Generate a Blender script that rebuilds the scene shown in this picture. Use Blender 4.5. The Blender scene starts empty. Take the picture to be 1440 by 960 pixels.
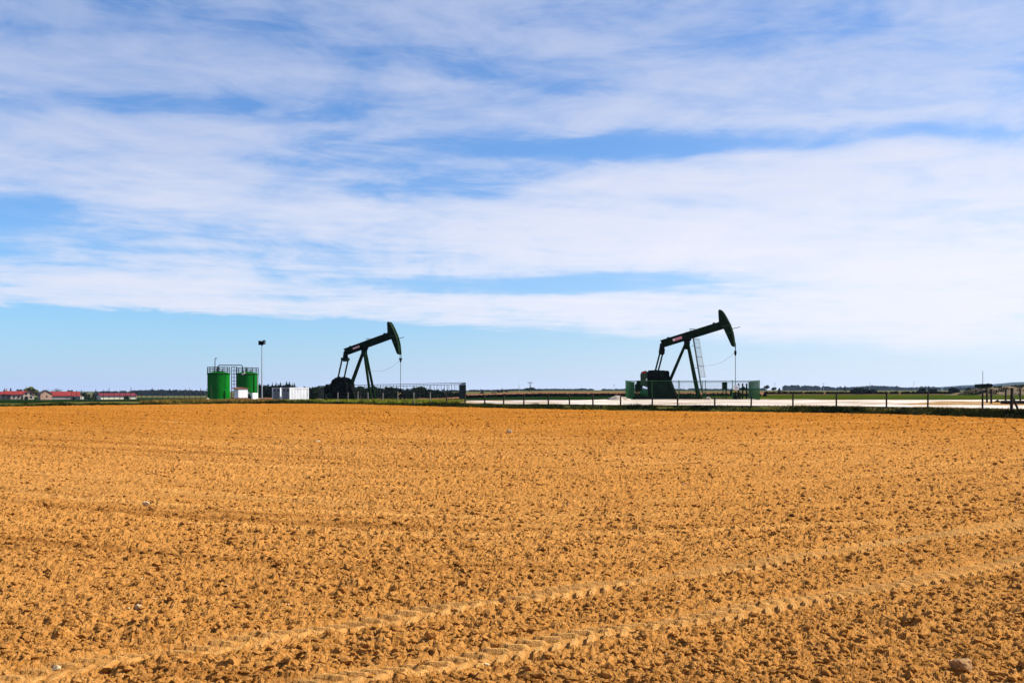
import bpy, math, random
import numpy as np
from mathutils import Vector, Matrix

sc = bpy.context.scene
COL = sc.collection
R = math.radians
random.seed(7)
RNG = np.random.default_rng(11)

# ------------------------------------------------------------------ camera
cam_d = bpy.data.cameras.new('camera')
cam = bpy.data.objects.new('camera', cam_d)
COL.objects.link(cam)
sc.camera = cam
cam.location = (0, 0, 2.0)
cam.rotation_euler = (R(90), 0, 0)
cam_d.lens = 35.0
cam_d.sensor_width = 36.0
cam_d.shift_y = 68 / 1440
cam_d.clip_start = 0.1
cam_d.clip_end = 20000

# ------------------------------------------------------------------ sun, sky, exposure
SUN_EL, SUN_AZ = 42.0, 84.0            # azimuth clockwise from +Y
sd = bpy.data.lights.new('sun', 'SUN')
sd.energy = 5.0
sd.angle = R(0.5)
sd.color = (1.0, 0.95, 0.86)
sun = bpy.data.objects.new('sun', sd)
COL.objects.link(sun)
SUN_V = Vector((math.cos(R(SUN_EL)) * math.sin(R(SUN_AZ)), math.cos(R(SUN_EL)) * math.cos(R(SUN_AZ)), math.sin(R(SUN_EL))))
sun.rotation_euler = SUN_V.to_track_quat('Z', 'Y').to_euler()
sun.location = (40, 5, 40)

sc.view_settings.view_transform = 'Standard'
sc.view_settings.look = 'None'
sc.view_settings.gamma = 1.0
sc.view_settings.exposure = 1.0
sc.view_settings.use_curve_mapping = False
sc.cycles.max_bounces = 6
sc.cycles.volume_bounces = 0

world = bpy.data.worlds.new('World')
sc.world = world
world.use_nodes = True


class NT:
    """small helper for writing node maths"""
    def __init__(self, tree):
        self.t = tree

    def node(self, kind, **kw):
        n = self.t.nodes.new(kind)
        for k, v in kw.items():
            setattr(n, k, v)
        return n

    def put(self, sock, v):
        if isinstance(v, bpy.types.NodeSocket):
            self.t.links.new(v, sock)
        else:
            sock.default_value = v

    def m(self, op, a, b=0.0, c=0.0, clamp=False):
        n = self.node('ShaderNodeMath', operation=op, use_clamp=clamp)
        self.put(n.inputs[0], a)
        if op not in ('SQRT', 'EXPONENT', 'ABSOLUTE', 'SINE', 'COSINE'):
            self.put(n.inputs[1], b)
        if op == 'MULTIPLY_ADD':
            self.put(n.inputs[2], c)
        return n.outputs[0]

    def ramp(self, v, lo, hi, a=0.0, b=1.0):
        n = self.node('ShaderNodeMapRange', interpolation_type='SMOOTHSTEP', clamp=True)
        for i, q in enumerate((v, lo, hi, a, b)):
            self.put(n.inputs[i], q)
        return n.outputs[0]

    def xyz(self, x, y, z):
        n = self.node('ShaderNodeCombineXYZ')
        for i, q in enumerate((x, y, z)):
            self.put(n.inputs[i], q)
        return n.outputs[0]

    def noise(self, vec, scale, detail=4, rough=0.55, dist=0.0):
        n = self.node('ShaderNodeTexNoise')
        self.put(n.inputs['Vector'], vec)
        n.inputs['Scale'].default_value = scale
        n.inputs['Detail'].default_value = detail
        n.inputs['Roughness'].default_value = rough
        n.inputs['Distortion'].default_value = dist
        return n.outputs['Fac']

    def mix(self, f, a, b, blend='MIX'):
        n = self.node('ShaderNodeMix', data_type='RGBA', blend_type=blend)
        self.put(n.inputs[0], f)
        self.put(n.inputs[6], a)
        self.put(n.inputs[7], b)
        return n.outputs[2]


def build_sky():
    W = NT(world.node_tree)
    bg = world.node_tree.nodes['Background']
    sky = W.node('ShaderNodeTexSky', sky_type='NISHITA', sun_disc=False)
    sky.sun_elevation = R(SUN_EL)
    sky.sun_rotation = R(SUN_AZ)
    sky.air_density = 1.0
    sky.dust_density = 0.3
    sky.ozone_density = 2.0
    clear = W.mix(1.0, sky.outputs[0], (0.62, 1.09, 1.60, 1), 'MULTIPLY')
    tc = W.node('ShaderNodeTexCoord')
    sp = W.node('ShaderNodeSeparateXYZ')
    W.put(sp.inputs[0], tc.outputs['Generated'])
    X, Y, Z = sp.outputs
    zc = W.m('MAXIMUM', Z, 0.012)
    u = W.m('DIVIDE', X, zc)
    v = W.m('DIVIDE', Y, zc)
    P = W.xyz(u, v, 0.0)
    # wind-drawn streaks lie along the deck's edge (turned 25 degrees from x)
    ca, sa = math.cos(R(20)), math.sin(R(20))
    s = W.m('ADD', W.m('MULTIPLY', u, ca), W.m('MULTIPLY', v, sa))
    t = W.m('SUBTRACT', W.m('MULTIPLY', v, ca), W.m('MULTIPLY', u, sa))
    warp = W.m('SUBTRACT', W.noise(P, 0.45, 3), 0.5)
    t2 = W.m('ADD', t, W.m('MULTIPLY', warp, 1.1))
    streak = W.noise(W.xyz(W.m('MULTIPLY', s, 0.42), t2, 3.0), 0.75, 5, 0.55, 0.25)
    fine = W.noise(W.xyz(W.m('MULTIPLY', s, 0.75), t2, 9.0), 2.1, 5, 0.62, 0.5)
    broad = W.noise(W.xyz(u, v, 5.0), 0.33, 2, 0.5)
    puff = W.noise(W.xyz(W.m('ADD', X, W.m('MULTIPLY', Z, -0.5)), Y, W.m('MULTIPLY', Z, 2.6)), 4.2, 5, 0.6, 0.6)
    wisp = W.noise(W.xyz(W.m('ADD', X, W.m('MULTIPLY', Z, 0.8)), Y, W.m('MULTIPLY', Z, 4.5)), 9.0, 5, 0.65, 0.8)
    dens = W.m('ADD', W.m('MULTIPLY', streak, 1.05), W.m('MULTIPLY', fine, 0.68))
    dens = W.m('ADD', dens, W.m('MULTIPLY', broad, 0.35))
    dens = W.m('ADD', dens, W.m('MULTIPLY', W.m('SUBTRACT', puff, 0.5), 1.9))
    dens = W.m('ADD', dens, W.m('MULTIPLY', W.m('SUBTRACT', wisp, 0.5), 1.0))

    # clearer lanes in the deck: (centre u, v, half length, half width, angle, depth)
    lanes = [(1.15, 4.02, 1.15, 0.17, -4, 0.95), (0.33, 4.15, 0.45, 0.18, -8, 0.75), (-1.25, 3.53, 0.75, 0.10, -3, 0.55),
             (-0.92, 3.50, 0.14, 0.11, 0, 0.40), (0.10, 3.25, 0.40, 0.10, 24, 0.45),
             (-0.75, 4.40, 0.7, 0.22, 10, 0.50), (-0.45, 4.0, 0.35, 0.10, 3, 0.35),
             (-2.6, 6.3, 2.6, 0.40, 26, 0.26), (-4.2, 7.1, 0.8, 0.4, 20, 0.8), (-2.4, 7.3, 0.9, 0.35, 30, 0.7),
             (-3.0, 5.3, 1.3, 0.28, 15, 0.3), (0.45, 9.5, 1.25, 0.9, 8, 1.6), (2.2, 10.4, 0.8, 0.3, 20, 0.3),
             (-0.4, 5.0, 0.9, 0.2, 14, 0.35), (-1.7, 2.75, 1.2, 0.10, 0, 0.4)]
    wu = W.m('ADD', u, W.m('MULTIPLY', W.m('SUBTRACT', W.noise(W.xyz(u, v, 21.0), 0.9, 4), 0.5), 1.1))
    wv = W.m('ADD', v, W.m('MULTIPLY', W.m('SUBTRACT', W.noise(W.xyz(u, v, 33.0), 0.9, 4), 0.5), 0.7))
    for cu, cv, a, b, ang, dep in lanes:
        c_, s_ = math.cos(R(ang)), math.sin(R(ang))
        du, dv = W.m('SUBTRACT', wu, cu), W.m('SUBTRACT', wv, cv)
        p = W.m('ADD', W.m('MULTIPLY', du, c_ / a), W.m('MULTIPLY', dv, s_ / a))
        q = W.m('SUBTRACT', W.m('MULTIPLY', dv, c_ / b), W.m('MULTIPLY', du, s_ / b))
        r2 = W.m('ADD', W.m('MULTIPLY', p, p), W.m('MULTIPLY', q, q))
        g = W.m('EXPONENT', W.m('MULTIPLY', r2, -0.8))
        dens = W.m('SUBTRACT', dens, W.m('MULTIPLY', g, dep * 0.85))
    thin = W.m('SUBTRACT', dens, 0.56)
    tau = W.m('MULTIPLY', W.m('ADD', thin, W.m('SQRT', W.m('ADD', W.m('MULTIPLY', thin, thin), 0.03))), 0.5)
    # far edge of the deck: beyond this line the sky is clear
    edge_n = W.m('MULTIPLY', W.m('SUBTRACT', W.noise(W.xyz(u, v, 50.0), 0.35, 5, 0.6), 0.5), 1.8)
    line = W.m('SUBTRACT', W.m('SUBTRACT', W.m('ADD', 15.5, W.m('MULTIPLY', u, 0.66)), v), edge_n)
    rag = W.m('ADD', W.m('MULTIPLY', W.m('SUBTRACT', wisp, 0.5), 5.0), W.m('MULTIPLY', W.m('SUBTRACT', fine, 0.5), 2.0))
    soft = W.m('ADD', 0.9, W.m('MULTIPLY', W.m('MAXIMUM', W.m('ADD', u, 2.0), 0.0), 0.55))
    deck = W.ramp(W.m('DIVIDE', W.m('ADD', line, rag), soft), -1.0, 1.3)
    tau = W.m('MULTIPLY', tau, deck)
    slant = W.m('DIVIDE', 1.0, W.m('ADD', W.m('MAXIMUM', Z, 0.0), 0.10))
    alpha = W.m('SUBTRACT', 1.0, W.m('EXPONENT', W.m('MULTIPLY', W.m('MULTIPLY', tau, slant), -0.68)))
    # clouds are whiter towards the sun (forward scattering)
    dot = W.node('ShaderNodeVectorMath', operation='DOT_PRODUCT')
    W.put(dot.inputs[0], tc.outputs['Generated'])
    dot.inputs[1].default_value = SUN_V
    fwd = W.ramp(dot.outputs['Value'], -0.5, 0.85)
    low = W.ramp(Z, 0.06, 0.36, 1.0, 0.0)
    bright = W.m('ADD', W.m('MULTIPLY', fwd, 0.40), W.m('MULTIPLY', low, 0.60), clamp=True)
    ccol = W.mix(bright, (4.5, 5.4, 7.8, 1), (10.3, 10.0, 10.5, 1))
    col = W.mix(alpha, clear, ccol)
    # pale air near the horizon, all the way round
    hz = W.m('EXPONENT', W.m('MULTIPLY', W.m('MAXIMUM', Z, 0.0), W.ramp(dot.outputs['Value'], -0.1, 0.5, -22.0, -9.0)))
    hcol = W.mix(fwd, (5.0, 6.2, 9.2, 1), (9.4, 9.5, 10.2, 1))
    col = W.mix(W.m('MULTIPLY', hz, 0.92), col, hcol)
    W.put(bg.inputs[0], col)
    bg.inputs[1].default_value = 0.0505


build_sky()

# ------------------------------------------------------------------ materials
MATS = {}


def mat(name, col, col2=None, rough=0.8, scale=3.0, bump=0.0, bscale=20.0, metal=0.0, spec=0.3, detail=5, lo=0.35, hi=0.65):
    """principled surface with two tones mixed by noise and optional fine relief"""
    m = bpy.data.materials.new(name)
    m.use_nodes = True
    N = NT(m.node_tree)
    b = m.node_tree.nodes['Principled BSDF']
    tc = N.node('ShaderNodeTexCoord')
    if col2 is None:
        col2 = tuple(c * 0.7 for c in col)
    f = N.ramp(N.noise(tc.outputs['Object'], scale, detail, 0.6), lo, hi)
    N.put(b.inputs['Base Color'], N.mix(f, (*col, 1), (*col2, 1)))
    b.inputs['Roughness'].default_value = rough
    b.inputs['Metallic'].default_value = metal
    b.inputs['Specular IOR Level'].default_value = 0.0 if spec <= 0.1 else spec
    if bump:
        bn = N.node('ShaderNodeBump')
        bn.inputs['Strength'].default_value = 1.0
        bn.inputs['Distance'].default_value = bump
        N.put(bn.inputs['Height'], N.noise(tc.outputs['Object'], bscale, 5, 0.65))
        N.put(b.inputs['Normal'], bn.outputs[0])
    MATS[name] = m
    return m


def soil_material():
    m = bpy.data.materials.new('ploughed_soil')
    m.use_nodes = True
    N = NT(m.node_tree)
    b = m.node_tree.nodes['Principled BSDF']
    tc = N.node('ShaderNodeTexCoord')
    P = tc.outputs['Object']
    big = N.ramp(N.noise(P, 0.12, 4, 0.6), 0.35, 0.65)
    mid = N.ramp(N.noise(P, 2.2, 5, 0.65), 0.3, 0.7)
    fin = N.ramp(N.noise(P, 26.0, 4, 0.7), 0.3, 0.72)
    spy = N.node('ShaderNodeSeparateXYZ')
    N.put(spy.inputs[0], P)
    moist = N.m('MULTIPLY', N.ramp(N.m('ADD', spy.outputs[1], N.m('MULTIPLY', N.noise(P, 0.08, 3), 30.0)), 30.0, 72.0), 0.8)
    c = N.mix(big, (0.302, 0.120, 0.020, 1), (0.332, 0.140, 0.028, 1))
    c = N.mix(N.m('MULTIPLY', mid, 0.6), c, (0.200, 0.073, 0.011, 1))
    c = N.mix(N.m('MULTIPLY', fin, 0.6), c, (0.49, 0.255, 0.083, 1))
    c = N.mix(moist, c, (0.272, 0.096, 0.009, 1))
    sx, sy = spy.outputs[0], spy.outputs[1]
    row = N.m('SUBTRACT', sy, N.m('MULTIPLY', N.m('SQRT', N.m('ADD', N.m('MULTIPLY', sx, sx), 36.0)), 0.68))
    st1 = N.noise(N.xyz(N.m('MULTIPLY', sx, 0.05), N.m('MULTIPLY', row, 0.9), 0.0), 1.0, 4, 0.65)
    st2 = N.noise(N.xyz(N.m('MULTIPLY', sx, 0.07), N.m('MULTIPLY', row, 3.2), 4.0), 1.0, 3, 0.6)
    damp = N.ramp(N.m('ADD', N.m('MULTIPLY', st1, 0.6), N.m('MULTIPLY', st2, 0.4)), 0.47, 0.36)
    dry = N.ramp(N.m('ADD', N.m('MULTIPLY', st1, 0.55), N.m('MULTIPLY', st2, 0.45)), 0.53, 0.64)
    c = N.mix(N.m('MULTIPLY', damp, 0.62), c, (0.140, 0.050, 0.010, 1))
    c = N.mix(N.m('MULTIPLY', dry, 0.58), c, (0.47, 0.235, 0.066, 1))
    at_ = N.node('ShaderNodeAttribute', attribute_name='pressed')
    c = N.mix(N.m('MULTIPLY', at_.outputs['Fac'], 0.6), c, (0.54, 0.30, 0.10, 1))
    N.put(b.inputs['Base Color'], c)
    b.inputs['Roughness'].default_value = 0.95
    b.inputs['Specular IOR Level'].default_value = 0.0
    bn = N.node('ShaderNodeBump')
    bn.inputs['Distance'].default_value = 0.018
    h = N.m('ADD', N.noise(P, 48.0, 4, 0.7), N.m('MULTIPLY', N.noise(P, 15.0, 4, 0.7), 2.0))
    N.put(bn.inputs['Height'], h)
    N.put(b.inputs['Normal'], bn.outputs[0])
    MATS['soil'] = m


soil_material()
mat('grass_ground', (0.055, 0.065, 0.014), (0.1, 0.08, 0.024), 0.95, 0.25, 0.03, 6.0, spec=0.05)
mat('meadow', (0.042, 0.055, 0.004), (0.024, 0.04, 0.004), 0.95, 0.06, 0.05, 3.0, spec=0.05)
mat('dark_crop', (0.005, 0.014, 0.003), (0.009, 0.022, 0.005), 0.95, 0.08, 0.05, 3.0, spec=0.05)
mat('far_soil', (0.19, 0.085, 0.045), (0.14, 0.07, 0.038), 0.95, 0.03, 0.05, 3.0, spec=0.05)
mat('gravel', (0.5, 0.45, 0.39), (0.24, 0.15, 0.08), 0.95, 0.30, 0.03, 12.0, spec=0.1, lo=0.46, hi=0.66)
mat('dirt', (0.24, 0.12, 0.028), (0.40, 0.31, 0.21), 0.95, 0.45, 0.04, 8.0, spec=0.05, lo=0.45, hi=0.66)
mat('grass_blade', (0.05, 0.055, 0.01), (0.008, 0.014, 0.004), 0.8, 0.5, spec=0.1)
mat('dry_grass', (0.2, 0.125, 0.026), (0.1, 0.075, 0.018), 0.9, 0.6, spec=0.1)
mat('lime_grass', (0.2, 0.2, 0.018), (0.1, 0.12, 0.014), 0.9, 0.4, spec=0.1)
mat('pump_green', (0.006, 0.016, 0.006), (0.004, 0.01, 0.004), 0.7, 1.2, spec=0.06)
mat('pump_black', (0.0035, 0.004, 0.0035), (0.005, 0.006, 0.005), 0.75, 2.0, spec=0.05)
mat('moss_green', (0.02, 0.05, 0.012), (0.012, 0.03, 0.009), 0.6, 2.0)
mat('fence_green', (0.012, 0.11, 0.02), (0.008, 0.08, 0.016), 0.6, 2.0)
mat('fence_dark', (0.01, 0.022, 0.017), (0.007, 0.014, 0.012), 0.6, 2.0)
mat('tank_green', (0.003, 0.118, 0.007), (0.0025, 0.095, 0.006), 0.6, 0.8, spec=0.08)
mat('steel', (0.09, 0.10, 0.11), (0.05, 0.06, 0.07), 0.5, 3.0, metal=0.4)
mat('galv', (0.3, 0.32, 0.34), (0.22, 0.24, 0.26), 0.5, 3.0, metal=0.3)
mat('white_paint', (0.76, 0.76, 0.78), (0.66, 0.66, 0.68), 0.5, 1.2)
mat('shaded_white', (0.24, 0.225, 0.235), (0.19, 0.175, 0.18), 0.6, 1.2)  # white container ends, with their shade put into the colour as grey
mat('red_paint', (0.45, 0.015, 0.02), (0.32, 0.012, 0.015), 0.5, 3.0)
mat('pink_plate', (0.72, 0.28, 0.34), (0.62, 0.22, 0.28), 0.5, 8.0)
mat('maroon', (0.14, 0.015, 0.04), (0.12, 0.012, 0.03), 0.6, 8.0)
mat('plate_white', (0.78, 0.70, 0.70), (0.7, 0.6, 0.6), 0.5, 8.0)
mat('sign_print', (0.16, 0.15, 0.2), (0.12, 0.12, 0.16), 0.6, 8.0)
mat('yellow_paint', (0.75, 0.55, 0.08), (0.6, 0.42, 0.06), 0.5, 4.0)
mat('concrete', (0.36, 0.34, 0.31), (0.27, 0.25, 0.22), 0.9, 2.0, 0.01, 20)
mat('pale_concrete', (0.22, 0.205, 0.18), (0.16, 0.15, 0.125), 0.9, 2.0, 0.01, 20)
mat('old_wood', (0.022, 0.014, 0.009), (0.012, 0.008, 0.005), 0.9, 4.0, 0.01, 30)
mat('grey_wood', (0.04, 0.034, 0.028), (0.024, 0.02, 0.016), 0.9, 4.0, 0.01, 30)
mat('wire', (0.05, 0.05, 0.05), (0.03, 0.03, 0.03), 0.5, 4.0, metal=0.6)
mat('cream_wall', (0.46, 0.35, 0.26), (0.39, 0.3, 0.23), 0.9, 0.6, 0.01, 8)
mat('white_wall', (0.62, 0.57, 0.42), (0.55, 0.5, 0.37), 0.9, 0.4, 0.01, 8)
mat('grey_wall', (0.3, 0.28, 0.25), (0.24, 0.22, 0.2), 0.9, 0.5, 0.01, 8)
mat('stone_wall', (0.32, 0.20, 0.14), (0.24, 0.15, 0.10), 0.95, 1.2, 0.02, 5)
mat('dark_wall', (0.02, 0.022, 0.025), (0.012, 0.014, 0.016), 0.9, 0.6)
mat('red_tile', (0.19, 0.011, 0.004), (0.14, 0.009, 0.004), 0.85, 0.5, 0.02, 6)
mat('crimson_roof', (0.16, 0.005, 0.01), (0.13, 0.005, 0.009), 0.7, 0.3)
mat('brown_tile', (0.06, 0.035, 0.03), (0.04, 0.025, 0.02), 0.9, 0.5)
mat('glass_dark', (0.015, 0.017, 0.02), (0.01, 0.012, 0.014), 0.15, 1.0, spec=0.5)
mat('bark', (0.07, 0.05, 0.035), (0.045, 0.032, 0.024), 0.95, 4.0)
mat('leaf_dark', (0.008, 0.015, 0.006), (0.005, 0.009, 0.004), 0.8, 0.9, spec=0.1)
mat('leaf_mid', (0.016, 0.028, 0.008), (0.009, 0.017, 0.006), 0.8, 0.7, spec=0.1)
mat('leaf_lime', (0.13, 0.125, 0.025), (0.07, 0.08, 0.018), 0.8, 0.5, spec=0.1)
mat('twig_grey', (0.11, 0.097, 0.104), (0.07, 0.063, 0.067), 0.9, 0.7, spec=0.05)
mat('leaf_far', (0.012, 0.022, 0.016), (0.008, 0.015, 0.012), 0.9, 0.05, spec=0.05)
mat('pale_stone', (0.46, 0.34, 0.2), (0.36, 0.25, 0.13), 0.9, 20.0, 0.006, 60)
mat('tan_stone', (0.35, 0.19, 0.07), (0.27, 0.14, 0.05), 0.9, 20.0, 0.006, 60)
mat('rubble', (0.46, 0.39, 0.32), (0.33, 0.26, 0.2), 0.95, 2.0, 0.02, 8)
mat('red_rubble', (0.2, 0.07, 0.045), (0.13, 0.06, 0.035), 0.95, 1.2, 0.03, 6)
mat('mound_soil', (0.15, 0.09, 0.03), (0.05, 0.034, 0.014), 0.95, 0.35, 0.05, 4)
mat('hill', (0.014, 0.024, 0.02), (0.02, 0.03, 0.026), 1.0, 0.01, spec=0.0)


# ------------------------------------------------------------------ object helpers
def tag(o, label=None, cat=None, group=None, kind=None):
    if label: o['label'] = label
    if cat: o['category'] = cat
    if group: o['group'] = group
    if kind: o['kind'] = kind
    return o


def empty(name, loc=(0, 0, 0), rz=0.0):
    o = bpy.data.objects.new(name, None)
    o.empty_display_size = 0.3
    COL.objects.link(o)
    o.location = loc
    o.rotation_euler = (0, 0, rz)
    return o


def link_mesh(name, me, m, parent=None):
    if m is not None and not me.materials:
        me.materials.append(MATS[m])
    o = bpy.data.objects.new(name, me)
    COL.objects.link(o)
    if parent is not None:
        o.parent = parent
    return o


def np_mesh(name, V, F, smooth=False):
    """V (n,3) float, F (m,k) int with one face size k"""
    V = np.ascontiguousarray(V, dtype=np.float32)
    F = np.ascontiguousarray(F, dtype=np.int32)
    me = bpy.data.meshes.new(name)
    k = F.shape[1]
    me.vertices.add(len(V))
    me.vertices.foreach_set('co', V.ravel())
    me.loops.add(F.size)
    me.loops.foreach_set('vertex_index', F.ravel())
    me.polygons.add(len(F))
    me.polygons.foreach_set('loop_start', np.arange(0, F.size, k, dtype=np.int32))
    me.polygons.foreach_set('use_smooth', np.full(len(F), smooth))
    me.update(calc_edges=True)
    me.validate()
    return me


class MB:
    """collects boxes, bars, tubes and prisms; build() links them as ONE mesh"""
    def __init__(self):
        self.v, self.f = [], []

    def add(self, vs, fs):
        n = len(self.v)
        self.v += [tuple(p) for p in vs]
        self.f += [tuple(i + n for i in f) for f in fs]
        return self

    def box(self, c, s, rz=0.0, ry=0.0):
        M = Matrix.Rotation(rz, 3, 'Z') @ Matrix.Rotation(ry, 3, 'Y')
        vs = [Vector(c) + M @ Vector((x * s[0] / 2, y * s[1] / 2, z * s[2] / 2)) for x in (-1, 1) for y in (-1, 1) for z in (-1, 1)]
        return self.add(vs, [(0, 1, 3, 2), (4, 6, 7, 5), (0, 4, 5, 1), (2, 3, 7, 6), (0, 2, 6, 4), (1, 5, 7, 3)])

    def bar(self, p, q, w, h=None, up=(0, 1, 0)):
        p, q = Vector(p), Vector(q)
        h = h or w
        d = (q - p).normalized()
        a = d.cross(Vector(up))
        if a.length < 1e-4:
            a = d.cross(Vector((1, 0, 0)))
        a.normalize()
        b = d.cross(a).normalized()
        vs = [e + a * (x * w / 2) + b * (y * h / 2) for e in (p, q) for x, y in ((-1, -1), (1, -1), (1, 1), (-1, 1))]
        return self.add(vs, [(3, 2, 1, 0), (4, 5, 6, 7), (0, 1, 5, 4), (1, 2, 6, 5), (2, 3, 7, 6), (3, 0, 4, 7)])

    def tube(self, p, q, r, n=8, r2=None):
        p, q = Vector(p), Vector(q)
        r2 = r if r2 is None else r2
        d = (q - p).normalized()
        a = d.cross(Vector((0, 0, 1)) if abs(d.z) < 0.9 else Vector((1, 0, 0))).normalized()
        b = d.cross(a)
        vs = []
        for e, rr in ((p, r), (q, r2)):
            for i in range(n):
                t = 2 * math.pi * i / n
                vs.append(e + (a * math.cos(t) + b * math.sin(t)) * rr)
        fs = [(i, (i + 1) % n, n + (i + 1) % n, n + i) for i in range(n)]
        fs += [tuple(range(n - 1, -1, -1)), tuple(range(n, 2 * n))]
        return self.add(vs, fs)

    def path(self, pts, r, n=6):
        for p, q in zip(pts[:-1], pts[1:]):
            self.tube(p, q, r, n)
        return self

    def prism(self, poly, y0, y1):
        """polygon in x,z pushed out along y"""
        n = len(poly)
        vs = [(x, y0, z) for x, z in poly] + [(x, y1, z) for x, z in poly]
        fs = [tuple(range(n)), tuple(range(2 * n - 1, n - 1, -1))]
        fs += [(i, n + i, n + (i + 1) % n, (i + 1) % n) for i in range(n)]
        return self.add(vs, fs)

    def lathe(self, prof, c=(0, 0, 0), n=32):
        """prof = (r, z) pairs turned round z"""
        k = len(prof)
        vs = [(c[0] + r * math.cos(2 * math.pi * i / n), c[1] + r * math.sin(2 * math.pi * i / n), c[2] + z) for r, z in prof for i in range(n)]
        fs = [(j * n + i, j * n + (i + 1) % n, (j + 1) * n + (i + 1) % n, (j + 1) * n + i) for j in range(k - 1) for i in range(n)]
        return self.add(vs, fs)

    def build(self, name, m, parent=None, bevel=0.0, smooth=False):
        me = bpy.data.meshes.new(name)
        me.from_pydata(self.v, [], self.f)
        me.validate()
        o = link_mesh(name, me, m, parent)
        if smooth:
            me.polygons.foreach_set('use_smooth', [True] * len(me.polygons))
            me.set_sharp_from_angle(angle=R(35))
        if bevel:
            md = o.modifiers.new('bevel', 'BEVEL')
            md.width = bevel
            md.segments = 2
            md.limit_method = 'ANGLE'
        return o


# ------------------------------------------------------------------ lie of the land
EDGE = np.array([(-4000, 60), (-300, 62), (-90, 64), (-60, 68), (-37, 73), (-25, 80.5), (-18.7, 82), (-12.5, 80), (-4, 71.5), (0, 68.3),
                 (7.2, 63.5), (14.8, 61), (22.4, 57), (26, 49.5), (35, 42), (60, 30), (300, 20), (4000, 20)], float)


def ss(a, b, x):
    t = np.clip((x - a) / (b - a), 0, 1)
    return t * t * (3 - 2 * t)


_xs = np.linspace(-120, 120, 961)
_ys = np.interp(_xs, EDGE[:, 0], EDGE[:, 1])
_k = np.ones(13) / 13
_ys = np.convolve(np.pad(_ys, 6, mode='edge'), _k, mode='valid')


def B(x):
    """where the ploughed field ends"""
    x = np.asarray(x, float)
    return np.where(np.abs(x) < 118, np.interp(x, _xs, _ys), np.interp(x, EDGE[:, 0], EDGE[:, 1]))


def slope(y):
    return 0.0107 * np.clip(y, -30, 95)


def T(x, y):
    """height of the ground"""
    x, y = np.asarray(x, float), np.asarray(y, float)
    b = B(x)
    left = ss(8, -25, x)
    pad = 0.95 - left * 0.85 * np.clip((y - 85) / 80, 0, 1)
    pad = pad - ss(-50, -150, x) * (2.4 * ss(105, 400, y) + 1.9 * ss(450, 1000, y))
    t = ss(0, 1.6, y - b)
    return np.where(y < b, slope(y), slope(b) * (1 - t) + pad * t)


def gz(x, y):
    return float(T(x, y))


def at(px, d, dz=0.0):
    """ground point seen in column px at distance d"""
    x = (px - 720) / 1400 * d
    return (x, d, gz(x, d) + dz)


# ------------------------------------------------------------------ numpy noise
def hash2(i, j, s):
    h = (i.astype(np.int64) * 374761393 + j.astype(np.int64) * 668265263 + s * 982451653) & 0xffffffff
    h = ((h ^ (h >> 13)) * 1274126177) & 0xffffffff
    h = ((h ^ (h >> 16)) * 2246822519) & 0xffffffff
    return ((h ^ (h >> 15)) & 0xffffff) / float(0x1000000)


def vnoise(x, y, s):
    i, j = np.floor(x), np.floor(y)
    fx, fy = x - i, y - j
    fx, fy = fx * fx * (3 - 2 * fx), fy * fy * (3 - 2 * fy)
    a, b = hash2(i, j, s), hash2(i + 1, j, s)
    c, d = hash2(i, j + 1, s), hash2(i + 1, j + 1, s)
    return (a * (1 - fx) + b * fx) * (1 - fy) + (c * (1 - fx) + d * fx) * fy - 0.5


def clods(x, y, cell, s, fill):
    """rounded lumps scattered one to a cell"""
    gx, gy = x / cell, y / cell
    i0, j0 = np.floor(gx), np.floor(gy)
    out = np.zeros_like(x)
    for di in (-1, 0, 1):
        for dj in (-1, 0, 1):
            i, j = i0 + di, j0 + dj
            on = hash2(i, j, s + 3) < fill
            dx = gx - (i + hash2(i, j, s))
            dy = gy - (j + hash2(i, j, s + 1))
            r = 0.28 + 0.5 * hash2(i, j, s + 2)
            k = 0.6 + 0.8 * hash2(i, j, s + 5)
            q = 1 - (dx * dx * k + dy * dy / k) / (r * r)
            out = np.maximum(out, np.where(on & (q > 0), np.sqrt(np.maximum(q, 0)) * r, 0))
    return out * cell


TRACKS = [(8.95, 0.68, 0.0, 1.0), (7.25, 0.65, 0.0, 1.0), (21.5, 0.62, -0.004, 0.55), (23.6, 0.62, -0.004, 0.55),
          (15.0, -0.28, 0.012, 0.5), (16.9, -0.28, 0.012, 0.5), (33, 0.30, 0.01, 0.4), (35.4, 0.30, 0.01, 0.4),
          (26, -0.55, 0.008, 0.5), (28, -0.55, 0.008, 0.5), (44, -0.35, 0.006, 0.4), (12.2, -0.62, 0.0, 0.35), (13.9, -0.62, 0.0, 0.35)]


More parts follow.
